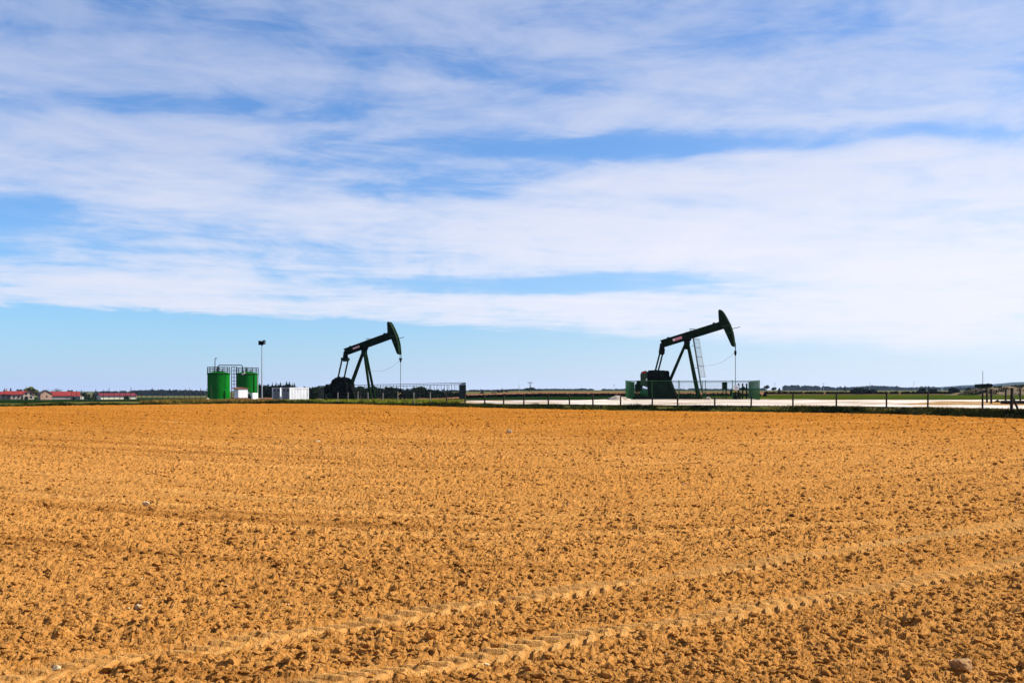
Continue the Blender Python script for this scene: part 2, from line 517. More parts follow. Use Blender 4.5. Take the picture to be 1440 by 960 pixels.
def field_relief(x, y, want_pressed=False):
    row = y - 0.68 * np.sqrt(x * x + 36)
    wob = vnoise(x * 0.5, y * 0.5, 3) * 0.6
    h = 0.035 * vnoise(x * 0.35, y * 0.35, 1) + 0.018 * vnoise(x * 1.3, y * 1.3, 2)
    h += 0.020 * np.sin((row + wob * 0.9) * 2 * math.pi / 1.05) * (0.4 + vnoise(x * 0.2, y * 0.2, 9) + 0.5)
    rough = np.zeros_like(x)
    band = np.clip(vnoise(x * 0.09, row * 0.9, 15) * 1.6 + vnoise(x * 0.22, row * 2.1, 16) * 0.9 + 0.35, 0, 1.3)
    m = 0.35 + 0.5 * np.clip(vnoise(x * 0.6, y * 0.6, 14) + 0.5, 0, 1) + 0.55 * band
    rough += clods(x + wob * 0.2, y, 0.20, 20, 0.08) * 0.26 * m
    rough += clods(x, y, 0.09, 30, 0.30) * 0.42 * m
    rough += clods(x, y, 0.045, 40, 0.60) * 0.55
    rough += clods(x, y, 0.026, 45, 0.60) * 0.6
    rough -= clods(x, y, 0.075, 50, 0.30) * 0.38 * m
    rough += (0.006 * vnoise(x * 7, y * 7, 5) + 0.008 * vnoise(x * 17, y * 17, 6)) * m + 0.011 * vnoise(x * 38, y * 38, 7) + 0.009 * vnoise(x * 80, y * 80, 8)
    hold = np.ones_like(x)
    pressed = np.zeros_like(x)
    for c, k, q, w in TRACKS:
        cosk = 1 / math.sqrt(1 + k * k)
        e = (y - (c + k * x + q * x * x) + (0.05 if w == 1.0 else 0.12) * vnoise(x * 0.6, y * 0.6, 60)) * cosk
        l = (x + k * y) * cosk
        inside = ss(0.22, 0.17, np.abs(e))
        hold *= 1 - inside * (0.97 if w == 1.0 else 0.6 * w + 0.25)
        if w == 1.0:
            # tread blocks pressed up by the tractor tyre, slanted either side of its middle
            ph = ((l + np.abs(e) * 0.9) / 0.16 + np.where(e > 0, 0.5, 0)) % 1.0
            blk = ss(0.06, 0.12, ph) * ss(0.58, 0.50, ph) * ss(0.01, 0.04, np.abs(e)) * ss(0.185, 0.165, np.abs(e))
            patchy = 0.5 + 0.8 * np.clip(vnoise(l * 0.7, e * 2, 71) + 0.5, 0, 1)
            h += inside * (-0.020 + blk * 0.042 * patchy)
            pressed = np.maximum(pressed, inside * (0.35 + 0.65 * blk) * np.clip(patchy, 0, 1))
            h += 0.014 * np.exp(-((np.abs(e) - 0.22) / 0.025) ** 2) * (0.4 + 1.2 * np.clip(vnoise(l * 1.5, e * 0, 72) + 0.5, 0, 1))
        else:
            h += inside * (-0.03 * w)
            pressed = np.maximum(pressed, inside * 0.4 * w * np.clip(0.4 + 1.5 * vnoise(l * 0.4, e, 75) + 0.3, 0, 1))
    if want_pressed:
        return pressed
    return h + rough * hold


def field_z(x, y):
    return slope(y) + field_relief(x, y) * np.clip((B(x) - y) / 0.6, 0, 1)


# ------------------------------------------------------------------ setting: field, ground, pad
def make_field():
    us = np.arange(-0.72, 0.7201, 0.0014)
    nc = len(us)
    yb = np.full(nc, 70.0)
    for _ in range(60):
        yb = 0.5 * yb + 0.5 * B(us * (yb + 1.5))
    y0, nr, pw = 3.6, 690, -0.45
    t = np.linspace(0, 1, nr)[:, None]
    y = (y0 ** pw * (1 - t) + yb[None, :] ** pw * t) ** (1 / pw)     # rows open up with distance
    x = us[None, :] * (y + 1.5)
    y[-1, :] = B(x[-1, :])
    z = field_z(x, y)
    V = np.stack([x, y, z], -1).reshape(-1, 3)
    idx = np.arange(nr * nc).reshape(nr, nc)
    F = np.stack([idx[:-1, :-1], idx[:-1, 1:], idx[1:, 1:], idx[1:, :-1]], -1).reshape(-1, 4)
    me = np_mesh('ploughed_field', V, F, False)
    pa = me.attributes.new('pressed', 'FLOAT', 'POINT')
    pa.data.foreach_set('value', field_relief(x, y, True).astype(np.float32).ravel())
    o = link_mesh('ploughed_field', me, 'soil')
    tag(o, 'bare orange-brown ploughed field with clods and tractor tyre tracks', kind='structure')


def sheet(name, xs, ys, zf, m, label, dz=0.0):
    X, Y = np.meshgrid(xs, ys)
    return grid_sheet(name, X, Y, zf(X, Y) + dz, m, label)


def grid_sheet(name, X, Y, Z, m, label):
    nr, nc = X.shape
    idx = np.arange(nr * nc).reshape(nr, nc)
    F = np.stack([idx[:-1, :-1], idx[:-1, 1:], idx[1:, 1:], idx[1:, :-1]], -1).reshape(-1, 4)
    o = link_mesh(name, np_mesh(name, np.stack([X, Y, Z], -1).reshape(-1, 3), F, True), m)
    return tag(o, label, kind='structure')


def make_ground():
    xs = np.concatenate([[-4000, -2500, -1500, -1000, -700, -500, -400], np.arange(-320, -120, 20), np.arange(-120, 120.1, 1.5), np.arange(140, 320, 30),
                         [400, 500, 700, 1000, 1500, 2500, 4000]]).astype(float)
    offs = np.array([-1.0, 0, .2, .4, .6, .8, 1.0, 1.2, 1.4, 1.6, 2, 3, 5, 8, 12, 16, 20, 25, 30, 36, 42, 50, 58, 66, 75, 85, 95, 110, 130, 150, 180, 210, 250,
                     300, 350, 400, 460, 540, 640, 760, 900, 1100, 1400, 1800, 2400, 3200, 4000])
    X = np.repeat(xs[None, :], len(offs), 0)
    Y = B(X) + offs[:, None]
    Z = T(X, Y)
    Z[0] -= 0.3
    Z += np.where(offs[:, None] > 0.1, 0.05 * vnoise(X * 0.8, Y * 0.8, 90), 0) * (offs[:, None] < 40)
    grid_sheet('ground', X, Y, Z, 'grass_ground', 'rough grass ground behind the ploughed field')
    # the rest of the ploughed field, beside and behind the viewer
    ys = np.concatenate([[-600, -300, -150], np.arange(-100, 0, 10), np.arange(0, 1.001, 0.05) * 1000])
    t = np.linspace(0, 1, 40)
    X = np.repeat(xs[None, :], 40, 0)
    Y = -600 + (B(X) + 600) * (1 - (1 - t[:, None]) ** 3)
    grid_sheet('field_margin', X, Y, slope(Y) - 0.10, 'soil', 'bare orange-brown soil beside the ploughed field')


def poly_sheet(name, pts, m, label, dz, n=24):
    """four-cornered sheet that follows the ground"""
    a, b, c, d = [np.array(p, float) for p in pts]
    s = np.linspace(0, 1, n)[None, :, None]
    t = np.linspace(0, 1, n)[:, None, None]
    P = (a * (1 - s) + b * s) * (1 - t) + (d * (1 - s) + c * s) * t
    X, Y = P[..., 0], P[..., 1]
    wob = 1.0
    Y = Y + wob * vnoise(X * 0.25, Y * 0.25, 77)
    return grid_sheet(name, X, Y, T(X, Y) + dz, m, label)


make_field()
make_ground()


def make_pad():
    xs = np.concatenate([np.arange(-9, 60, 0.8), np.arange(60, 200, 10)])
    o = np.linspace(0, 1, 40)[:, None]
    X = np.repeat(xs[None, :], 40, 0)
    near = B(X) + 2.3 + 0.8 * vnoise(X * 0.4, X * 0, 5) + np.where(X < -3, (-3 - X) * 0.7, 0)
    far = 96 + 12 * ss(6, 12, X) - 8 * ss(28, 34, X) + 1.0 * vnoise(X * 0.3, X * 0 + 2, 6)
    Y = near + (np.maximum(far, near + 1) - near) * o
    Z = T(X, Y) + 0.062
    grid_sheet('gravel_pad', X, Y, Z, 'gravel', 'bright white gravel pad around the right pump jack')


make_pad()


def ribbon(name, pts, m, label, dz):
    """sheet from (x, near y, far y) triples"""
    p = np.array(pts, float)
    xs = np.linspace(p[0, 0], p[-1, 0], 60)
    n, f = np.interp(xs, p[:, 0], p[:, 1]), np.interp(xs, p[:, 0], p[:, 2])
    n = n + 0.9 * vnoise(xs * 0.35, xs * 0, 41)
    f = f + 0.9 * vnoise(xs * 0.35, xs * 0, 42)
    f = np.maximum(f, n + 0.05)
    o = np.linspace(0, 1, 12)[:, None]
    X = np.repeat(xs[None, :], 12, 0)
    Y = n + (f - n) * o
    grid_sheet(name, X, Y, T(X, Y) + dz, m, label)


ribbon('dirt_island', [(25.5, 66.5, 67), (30, 65, 74), (36, 63, 84), (44, 61, 87), (80, 55, 88)], 'dirt', 'orange-brown dirt patch between the two white tracks at right', 0.072)
ribbon('dirt_track', [(-7, 76.0, 76.8), (0, 74, 75.2), (10, 70.5, 71.5), (22, 66, 66.8)], 'dirt', 'thin brown rut along the white gravel', 0.072)
ribbon('dirt_rut', [(-5, 83, 84.2), (8, 80, 81), (20, 79, 80.2), (30, 78, 79)], 'dirt', 'second thin brown rut across the middle of the gravel', 0.073)
ribbon('dirt_edge', [(13, 99.5, 101.5), (24, 99, 101.5), (40, 98.5, 101)], 'dirt', 'thin brown strip on the far edge of the gravel', 0.074)
ribbon('green_crop', [(-20, 150, 150.2), (-8, 100, 152), (8, 100, 156), (12, 112, 156), (28, 112, 160), (60, 112, 165)], 'dark_crop',
       'dark green crop strip behind the gravel pad', 0.066)
ribbon('meadow_strip', [(26, 105, 200), (60, 102, 205), (120, 101, 210), (190, 100, 215)], 'meadow', 'bright green meadow strip behind the right end of the pad', 0.070)
ribbon('brown_field', [(-60, 175, 420), (0, 160, 420), (60, 205, 430), (100, 210, 440), (160, 260, 300)], 'far_soil', 'reddish-brown ploughed field behind the green crop', 0.066)
ribbon('green_field', [(-420, 68, 700), (-200, 68, 560), (-90, 68, 420), (-62, 72, 160), (-46, 76.5, 110), (-38, 79, 80)], 'dark_crop', 'dark green field in front of the farm houses', 0.066)


# ------------------------------------------------------------------ clods, pebbles and grass (uncountable)
def ico(sub):
    import bmesh
    bm = bmesh.new()
    bmesh.ops.create_icosphere(bm, subdivisions=sub, radius=1.0)
    bm.verts.ensure_lookup_table()
    V = np.array([v.co[:] for v in bm.verts])
    F = np.array([[v.index for v in f.verts] for f in bm.faces])
    bm.free()
    return V, F


def lumps(name, px, py, size, sub, m, label, squash=(0.5, 0.8), sink=0.25, seed=1, zf=field_z):
    rng = np.random.default_rng(seed)
    V0, F0 = ico(sub)
    n, k = len(px), len(V0)
    P = np.repeat(V0[None], n, 0)
    # ragged facets: every vertex pushed in or out on its own
    P = P * (0.62 + 0.62 * rng.random((n, k, 1)))
    P *= np.stack([0.75 + 0.6 * rng.random(n), 0.75 + 0.6 * rng.random(n), squash[0] + (squash[1] - squash[0]) * rng.random(n)], -1)[:, None, :]
    a = rng.random(n) * 6.283
    tl = (rng.random(n) - 0.5) * 0.9
    c, s = np.cos(a)[:, None], np.sin(a)[:, None]
    ct, st = np.cos(tl)[:, None], np.sin(tl)[:, None]
    x, y, z = P[..., 0], P[..., 1], P[..., 2]
    x, z = x * ct + z * st, -x * st + z * ct
    x, y = x * c - y * s, x * s + y * c
    zz = zf(px, py)
    W = np.stack([x * size[:, None] + px[:, None], y * size[:, None] + py[:, None], z * size[:, None] + (zz + size * (0.5 - sink) * 0.8)[:, None]], -1)
    F = (F0[None] + (np.arange(n) * k)[:, None, None]).reshape(-1, 3)
    o = link_mesh(name, np_mesh(name, W.reshape(-1, 3), F, False), m)
    return tag(o, label, kind='stuff')


def scatter(n, y0, y1, half=0.66, power=1.0, rng=RNG):
    t = rng.random(n)
    y = y0 * (y1 / y0) ** (t ** power)
    x = (rng.random(n) * 2 - 1) * half * (y + 1)
    ok = y < B(x) - 0.5
    # keep the pressed tyre tracks clear
    for c, k, q, w in TRACKS[:2]:
        e = np.abs(y - (c + k * x)) / math.sqrt(1 + k * k)
        ok &= (e > 0.27) | (rng.random(n) < 0.06)
    return x[ok], y[ok]


def make_clods():
    rng = np.random.default_rng(5)
    x, y = scatter(20000, 4.2, 16, rng=rng)
    lumps('soil_clods', x, y, 0.006 + 0.036 * rng.random(len(x)) ** 3.2, 1, 'soil', 'crumbly soil clods strewn over the near field', seed=2)
    x, y = scatter(38000, 5, 60, rng=rng)
    lumps('soil_crumbs', x, y, (0.007 + 0.023 * rng.random(len(x)) ** 3) * (1 + y / 42), 1, 'soil', 'small soil crumbs strewn over the whole field', seed=3)
    # clods lie thicker in some patches
    x, y = scatter(13000, 5, 70, rng=rng)
    keep = vnoise(x * 0.35, y * 0.35, 14) + vnoise(x * 0.9, y * 0.9, 15) * 0.7 > 0.12
    x, y = x[keep], y[keep]
    lumps('soil_lumps', x, y, (0.013 + 0.036 * rng.random(len(x)) ** 2.4) * (1 + y / 80), 1, 'soil', 'bigger soil lumps in rough patches of the field', seed=4)
    x, y = scatter(260, 5, 60, rng=rng)
    lumps('chalk_pebbles', x, y, (0.006 + 0.014 * rng.random(len(x)) ** 2) * (1 + y / 60), 1, 'pale_stone', 'small pale pebbles scattered in the soil', seed=6)


make_clods()


def blades(name, x, y, z, h, w, m, label, seed=1):
    rng = np.random.default_rng(seed)
    n = len(x)
    a = rng.random(n) * 6.283
    lx, ly = np.cos(a) * w / 2, np.sin(a) * w / 2
    bx, by = (rng.random(n) - 0.5) * h * 0.9, (rng.random(n) - 0.5) * h * 0.9
    V = np.stack([np.stack([x - lx, y - ly, z], -1), np.stack([x + lx, y + ly, z], -1), np.stack([x + bx, y + by, z + h], -1)], 1)
    o = link_mesh(name, np_mesh(name, V.reshape(-1, 3), np.arange(n * 3).reshape(n, 3)), m)
    return tag(o, label, kind='stuff')


def make_verge():
    rng = np.random.default_rng(9)
    n = 90000
    x = rng.random(n) * 125 - 68
    off = rng.random(n) * 1.45 - 0.1
    keep = (rng.random(n) < 0.35 + 1.2 * np.clip(vnoise(x * 0.7, off * 1.5, 4) + 0.5, 0, 1) * (off < 1.8)) & ((x > -24) | (off < 0.9))
    x, off = x[keep], off[keep]
    y = B(x) + off
    h = (0.05 + 0.12 * rng.random(len(x))) * (0.35 + 1.5 * np.clip(vnoise(x * 0.5, off, 8) + vnoise(x * 1.9, off, 9) * 0.7 + 0.45, 0, 1.1))
    blades('verge_grass', x, y, T(x, y) - 0.02, h, 0.05 + 0.05 * rng.random(len(x)), 'grass_blade', 'dark rough grass on the bank along the field edge', 2)
    # sun-bleached grass left of the pad
    n = 30000
    x = rng.random(n) * 25.5 - 29.5
    y = B(x) + 1.2 + rng.random(n) ** 1.5 * 16
    keep = vnoise(x * 0.4, y * 0.3, 12) > -0.25
    x, y = x[keep], y[keep]
    lime = x > -19.5
    for nm, k, m, lb in (('lime_grass', lime, 'lime_grass', 'yellow-green grass in front of the left pump jack'), ('dry_grass', ~lime, 'dry_grass', 'dry ochre grass in front of the green tanks')):
        blades(nm, x[k], y[k], T(x[k], y[k]) - 0.02, 0.12 + 0.22 * rng.random(k.sum()), np.full(k.sum(), 0.09), m, lb, 3)
    # tufts on the dirt between the white tracks
    n = 16000
    x = 2 + rng.random(n) * 57
    y = np.where(rng.random(n) < 0.55, B(x) + 1.3 + rng.random(n) * 2.4, 65 + rng.random(n) * 20)
    keep = (vnoise(x * 0.6, y * 0.6, 19) > 0.02) & ((y < B(x) + 4) | ((x > 33) & (vnoise(x * 0.2, y * 0.3, 23) > 0.05)))
    x, y = x[keep], y[keep]
    blades('pale_grass', x, y, T(x, y) - 0.02, 0.05 + 0.11 * rng.random(len(x)), np.full(len(x), 0.07), 'dry_grass', 'pale dry tufts where the verge meets the white gravel', 4)


make_verge()


def stone(px, py, r, m, label, sub=3, seed=1):
    d = 2800 / (py - 548 + 15)
    x = (px - 720) / 1400 * d
    z = float(field_z(np.array([x]), np.array([d]))[0])
    V, F = ico(sub)
    rng = np.random.default_rng(seed)
    K = rng.normal(size=(9, 3))
    K /= np.linalg.norm(K, axis=1)[:, None]
    V = V.copy()
    for k in K:                                   # chip flat faces off a ball
        e = V @ k - (0.55 + 0.3 * rng.random())
        V -= np.outer(np.maximum(e, 0), k)
    V += 0.04 * rng.normal(size=V.shape)
    V *= np.array([1.0, 0.8, 0.75]) * r
    o = link_mesh('field_stone', np_mesh('field_stone', V, F), m)
    o.location = (x, d, z + r * 0.48)
    tag(o, label, 'stone', 'stones lying in the field')


stone(1352, 946, 0.085, 'tan_stone', 'biggest tan stone in the bottom right corner of the field', seed=3)
stone(716, 609, 0.11, 'pale_stone', 'white stone alone in the middle of the field, below the gravel pad', seed=4)
stone(79, 941, 0.034, 'pale_stone', 'small white stone in the bottom left corner of the field', seed=5)
stone(195, 853, 0.038, 'pale_stone', 'pale stone in the lower left of the field, above the corner stone', seed=6)
stone(205, 709, 0.06, 'pale_stone', 'flat pale stone at left, halfway up the field', seed=7)
stone(684, 934, 0.032, 'pale_stone', 'small pale stone beside the lower tyre track near the bottom middle', seed=8)
stone(447, 621, 0.08, 'pale_stone', 'small white stone far up the field below the white containers', seed=9)


# ------------------------------------------------------------------ pump jacks
def Z2(zx, zz):
    """side-view measure to metres: x towards the head, z up, saddle above x = 0"""
    return ((zx - 640) / 78.5, (852 - zz) / 78.5)


def pump_jack(loc, yaw, label, plate_kind, weight_kind, ladder):
    root = empty('pump_jack', loc, yaw)
    tag(root, label, 'pump jack', 'pump jacks on the well pads')
    g, k = 'pump_green', 'pump_black'
    # walking beam: two flanges, web and stiffeners
    TL, TR, BR, BL = [Vector((p[0], 0, p[1])) for p in (Z2(410, 348), Z2(925, 199), Z2(945, 261), Z2(425, 411))]
    b = MB()
    t = 0.07
    up = (TL - BL).normalized()
    ax = (TR - TL).normalized()
    nrm = Vector((-ax.z, 0, ax.x))
    b.bar(TL - nrm * t / 2, TR - nrm * t / 2, t, 0.42)
    b.bar(BL + nrm * t / 2, BR + nrm * t / 2, t, 0.42)
    b.prism([(p.x, p.z) for p in (BL + nrm * t, BR + nrm * t, TR - nrm * t, TL - nrm * t)], -0.06, 0.06)
    for f in (0.012, 0.30, 0.43, 0.60, 0.80, 0.985):
        p, q = BL.lerp(BR, f) + nrm * t, TL.lerp(TR, f) - nrm * t
        b.bar(p, q, 0.05, 0.40)
    beam = b.build('walking_beam', g, root)
    pts = []
    # name plate on the web, near side
    c0, ang = Vector(((Z2(558, 338)[0]), 0, Z2(558, 338)[1])), -math.atan2(ax.z, ax.x)
    p = MB().box((0, 0, 0), (1.02, 0.02, 0.27)).build('name_plate', 'pink_plate' if plate_kind else 'red_paint', beam)
    p.location = (c0.x, -0.225, c0.z)
    p.rotation_euler = (0, ang, 0)
    if plate_kind:
        MB().box((-0.40, 0, 0), (0.2, 0.014, 0.24)).build('plate_end', 'plate_white', beam).matrix_local = Matrix.Translation((c0.x, -0.232, c0.z)) @ Matrix.Rotation(ang, 4, 'Y')
        marks = [MB().tube((i, -0.008, 0.0), (i, 0.008, 0.0), 0.045, 10) for i in (-0.12, 0.1, 0.32)]
        mm = 'maroon'
    else:
        marks = [MB().box((i, 0, 0), (w, 0.016, 0.19)) for i, w in ((-0.40, 0.16), (-0.2, 0.12), (-0.04, 0.12), (0.12, 0.14), (0.30, 0.06), (0.41, 0.1))]
        mm = 'plate_white'
    for ms in marks:
        pm = ms.build('plate_mark', mm, beam)
        pm.location = (c0.x, -0.238, c0.z)
        pm.rotation_euler = (0, ang, 0)
    # horse head: curved front, ribs on its cheek
    out = [(901, 110), (905, 105), (915, 103), (932, 110), (950, 132), (968, 163), (985, 196), (1002, 229), (1014, 262), (1024, 296), (1031, 332), (1036, 370), (1038, 412), (1022, 413), (1008, 402),
           (977, 332), (945, 262), (915, 240), (906, 205)]
    h = MB().prism([Z2(*q) for q in out], -0.24, 0.24)
    head = h.build('horse_head', g, root, bevel=0.02)
    arc = out[2:13]
    for s in (-1, 1):
        rb = MB()
        for q, r_ in zip(arc[:-1], arc[1:]):
            a_, b_ = Z2(*q), Z2(*r_)
            rb.bar((a_[0] - 0.05, s * 0.265, a_[1]), (b_[0] - 0.05, s * 0.265, b_[1]), 0.08, 0.05)
        for q in ((960, 240), (990, 300)):
            a_ = Z2(*q)
            rb.bar((a_[0] - 0.35, s * 0.262, a_[1] - 0.05), (a_[0] + 0.42, s * 0.262, a_[1] + 0.12), 0.06, 0.04)
        rb.build('head_rib', 'moss_green', head)
    # little stay rod poking out in front
    a_, b_ = Z2(1000, 266), Z2(1078, 250)
    MB().tube((a_[0], 0, a_[1]), (b_[0], 0, b_[1]), 0.035, 6).build('stay_rod', k, root)
    # saddle bearing and hoop
    s = MB()
    sx, sz = Z2(640, 352)
    s.box((sx, 0, sz), (0.75, 0.5, 0.26), ry=ang)
    s.box((sx - 0.02, 0, sz - 0.26), (0.5, 0.46, 0.30))
    s.tube((sx, -0.4, sz - 0.12), (sx, 0.4, sz - 0.12), 0.17, 12)
    s.build('saddle_bearing', k, root)
    hx, hz = Z2(682, 268)
    ring = MB()
    for i in range(10):
        t0, t1 = 2 * math.pi * i / 10, 2 * math.pi * (i + 1) / 10
        ring.tube((hx + 0.30 * math.cos(t0), 0.22 * math.sin(t0), hz + 0.14), (hx + 0.30 * math.cos(t1), 0.22 * math.sin(t1), hz + 0.14), 0.022, 5)
    for sy in (-1, 1):
        ring.tube((hx - 0.2, sy * 0.15, hz - 0.2), (hx - 0.2, sy * 0.15, hz + 0.14), 0.02, 5)
        ring.tube((hx + 0.2, sy * 0.15, hz - 0.08), (hx + 0.2, sy * 0.15, hz + 0.14), 0.02, 5)
    ring.build('beam_guard_ring', 'steel', root)
    for zx, zz in ((475, 328), (862, 214)):
        a_ = Z2(zx, zz)
        MB().box((a_[0], 0, a_[1]), (0.2, 0.2, 0.16), ry=ang).build('lifting_lug', k, root)
    # samson post: front pair of legs, rear pair to the gearbox stand
    top = Z2(638, 372)
    for sy in (-1, 1):
        MB().bar((top[0] + 0.05, sy * 0.16, top[1]), (1.22, sy * 0.5, 0.20), 0.25, 0.22).build('post_leg', g, root, bevel=0.02)
    for sy in (-1, 1):
        MB().bar((top[0] - 0.12, sy * 0.1, top[1]), (-2.02, sy * 0.2, 1.80), 0.24, 0.16).build('rear_brace', g, root, bevel=0.02)
    MB().prism([Z2(612, 372), Z2(658, 372), Z2(650, 430), Z2(622, 428)], -0.24, 0.24).build('post_head', g, root)
    MB().bar((0.98, -0.6, 0.9), (0.98, 0.6, 0.9), 0.14).build('cross_tie', g, root)
    st = MB().prism([Z2(478, 694), Z2(500, 694), Z2(556, 842), Z2(468, 842)], -0.42, 0.42)
    st.build('rear_stand', k, root, bevel=0.02)
    # skid under everything
    sk = MB()
    for sy in (-1, 1):
        sk.box((-2.2, sy * 0.62, 0.16), (7.3, 0.26, 0.30))
    for i in range(6):
        sk.box((-5.4 + i * 1.32, 0, 0.15), (0.2, 1.1, 0.22))
    sk.build('skid', k, root)
    # gearbox, crank arms and counterweights
    gb = MB().prism([(-3.95, 1.0), (-2.55, 1.0), (-2.55, 2.1), (-2.85, 2.35), (-3.65, 2.35), (-3.95, 2.1)], -0.36, 0.36)
    gb.build('gearbox', k, root, bevel=0.05)
    MB().prism([(-4.1, 0.3), (-2.3, 0.3), (-2.5, 1.0), (-4.0, 1.0)], -0.45, 0.45).build('gearbox_stand', k, root)
    MB().tube((-3.25, -0.85, 1.75), (-3.25, 0.85, 1.75), 0.14, 12).build('crank_shaft', k, root)
    if weight_kind:
        wt = [(-4.16, 0.42), (-4.20, 2.9), (-4.06, 3.16), (-3.1, 3.20), (-2.95, 3.14), (-2.3, 3.16), (-2.17, 3.0), (-2.12, 2.2), (-2.15, 0.9), (-2.35, 0.42)]
        det = [(-3.2, 3.05, 0.5, 0.16), (-2.6, 2.7, 0.3, 0.5), (-3.6, 1.9, 0.7, 0.5), (-2.7, 1.5, 0.5, 0.4)]
    else:
        wt = [(-3.25 + 1.15 * math.cos(R(a)) * (1 + 0.06 * (a // 10 % 3)), 1.75 + 1.15 * math.sin(R(a)) * (1 + 0.05 * (a // 10 % 2))) for a in range(10, 171, 10)] + [(-4.2, 0.5), (-2.2, 0.45), (-2.1, 1.3)]
        det = [(-3.5, 2.5, 0.5, 0.2), (-2.8, 2.2, 0.4, 0.4), (-3.8, 1.4, 0.4, 0.5)]
    for sy in (-1, 1):
        arm = MB().bar((-3.25, sy * 0.5, 1.2), (-3.42, sy * 0.5, 3.0), 0.5, 0.16).build('crank_arm', k, root, bevel=0.02)
        cw = MB().prism(wt, min(sy * 0.72, sy * 0.92), max(sy * 0.72, sy * 0.92)).build('counterweight', k, arm, bevel=0.04)
        for x_, z_, w_, h_ in det:
            MB().box((x_, sy * 0.945, z_), (w_, 0.06, h_)).build('weight_block', g, arm)
        MB().tube((-3.25, sy * 0.92, 1.75), (-3.25, sy * 1.02, 1.75), 0.2, 12).build('shaft_cap', g, arm)
    # equaliser and pitman arms
    e = Z2(421, 428)
    q = MB()
    q.prism([Z2(408, 372), Z2(436, 392), Z2(446, 430), Z2(436, 470), Z2(398, 470), Z2(400, 420)], -0.14, 0.14)
    q.build('beam_end_bearing', k, root)
    MB().box((e[0] - 0.02, 0, e[1] - 0.25), (0.34, 1.44, 0.36)).build('equaliser', g, root, bevel=0.03)
    for sy in (-1, 1):
        pa = MB().bar((e[0] - 0.02, sy * 0.65, e[1] - 0.2), (-3.42, sy * 0.65, 2.85), 0.16, 0.11)
        pa.tube((-3.42, sy * 0.5, 2.85), (-3.42, sy * 0.72, 2.85), 0.16, 10)
        pa.build('pitman_arm', g, root)
    # belt guard, motor and tanks on the tail of the skid
    bgp = [(-5.02, 1.6), (-5.04, 2.75), (-4.92, 2.98), (-4.4, 3.12), (-4.24, 3.0), (-4.24, 1.3)]
    if weight_kind:
        bg_ = MB().prism(bgp, -0.62, -0.30).build('belt_guard', 'moss_green', root, bevel=0.05)
        MB().prism([(-4.96, 2.86), (-4.9, 3.01), (-4.42, 3.15), (-4.36, 2.98), (-4.6, 2.84)], -0.65, -0.34).build('guard_cap', 'red_paint', bg_, bevel=0.03)
        MB().box((-4.32, -0.64, 2.15), (0.2, 0.05, 0.2), ry=-0.7).build('guard_plate', 'plate_white', bg_)
    else:
        bg_ = MB().prism([(x + 0.25, z - 0.9) for x, z in bgp], -0.62, -0.30).build('belt_guard', 'pump_green', root, bevel=0.05)
    mo = MB().tube((-5.35, -0.45, 1.45), (-5.35, 0.35, 1.45), 0.36, 14)
    mo.tube((-5.33, -0.2, 1.7), (-5.33, -0.2, 2.08), 0.22, 12)
    mo.box((-5.35, 0, 1.0), (0.7, 0.7, 0.3))
    mo.build('motor', k, root, smooth=True)
    for x_ in (-5.55, -5.0):
        for y_ in (-0.4, 0.4):
            MB().bar((x_, y_, 0.3), (x_, y_, 0.95), 0.12).build('motor_leg', k, root)
    tk = MB()
    tk.lathe([(0.0, -0.55), (0.22, -0.5), (0.34, -0.38), (0.36, 0.38), (0.22, 0.5), (0, 0.55)], (0, 0, 0), 16)
    tko = tk.build('air_tank', 'fence_green' if weight_kind else 'pump_green', root, smooth=True)
    tko.location = (-4.55, -0.62, 0.72)
    tko.rotation_euler = (R(90), 0, R(70))
    # bridle, carrier bar and polished rod
    rx = Z2(1040, 0)[0]
    for sy in (-1, 1):
        MB().tube((rx, sy * 0.14, Z2(0, 380)[1]), (rx, sy * 0.12, Z2(0, 448)[1]), 0.03, 6).build('bridle_cable', k, root)
    cb = MB().box((rx, 0, Z2(0, 452)[1]), (0.16, 0.5, 0.16))
    cb.lathe([(0.0, -0.38), (0.07, -0.34), (0.13, -0.1), (0.10, 0.06), (0.05, 0.1), (0.0, 0.1)], (rx, 0, Z2(0, 458)[1]), 10)
    cb.build('carrier_bar', k, root)
    MB().tube((rx, 0, Z2(0, 470)[1]), (rx, 0, 1.45), 0.032, 8).build('polished_rod', 'steel', root)
    # slack cable hung from the carrier bar to the post
    p0, p1 = Vector((rx - 0.1, -0.1, Z2(0, 462)[1])), Vector((0.85, -0.4, Z2(0, 560)[1]))
    cpts = []
    for i in range(15):
        f = i / 14
        c = p0.lerp(p1, f)
        c.z -= 4 * 0.62 * f * (1 - f) * (1.25 - 0.5 * f)
        cpts.append(c)
    MB().path(cpts, 0.013, 5).build('slack_cable', 'galv', root)
    # caged ladder beside the front legs
    if ladder:
        a0, a1 = Vector((*Z2(690, 335), 0)), Vector((*Z2(764, 790), 0))
        L0, L1 = Vector((a0.x, 0, a0.y)), Vector((a1.x, 0, a1.y))
        ld = MB()
        for sy in (-1, 1):
            ld.bar(L0 + Vector((0, sy * 0.23, 0)), L1 + Vector((0, sy * 0.23, 0)), 0.07, 0.05)
        for i in range(18):
            p = L0.lerp(L1, (i + 0.5) / 18)
            ld.tube(p - Vector((0, 0.23, 0)), p + Vector((0, 0.23, 0)), 0.02, 5)
        lad = ld.build('ladder', 'fence_dark', root)
        for f in (0.14, 0.55):
            p = L0.lerp(L1, f)
            MB().bar(p, p + Vector((-0.32, 0, 0.0)), 0.05).build('ladder_tie', 'fence_dark', lad)
        fs = (0.01, 0.17, 0.34, 0.51, 0.71)
        loops = []
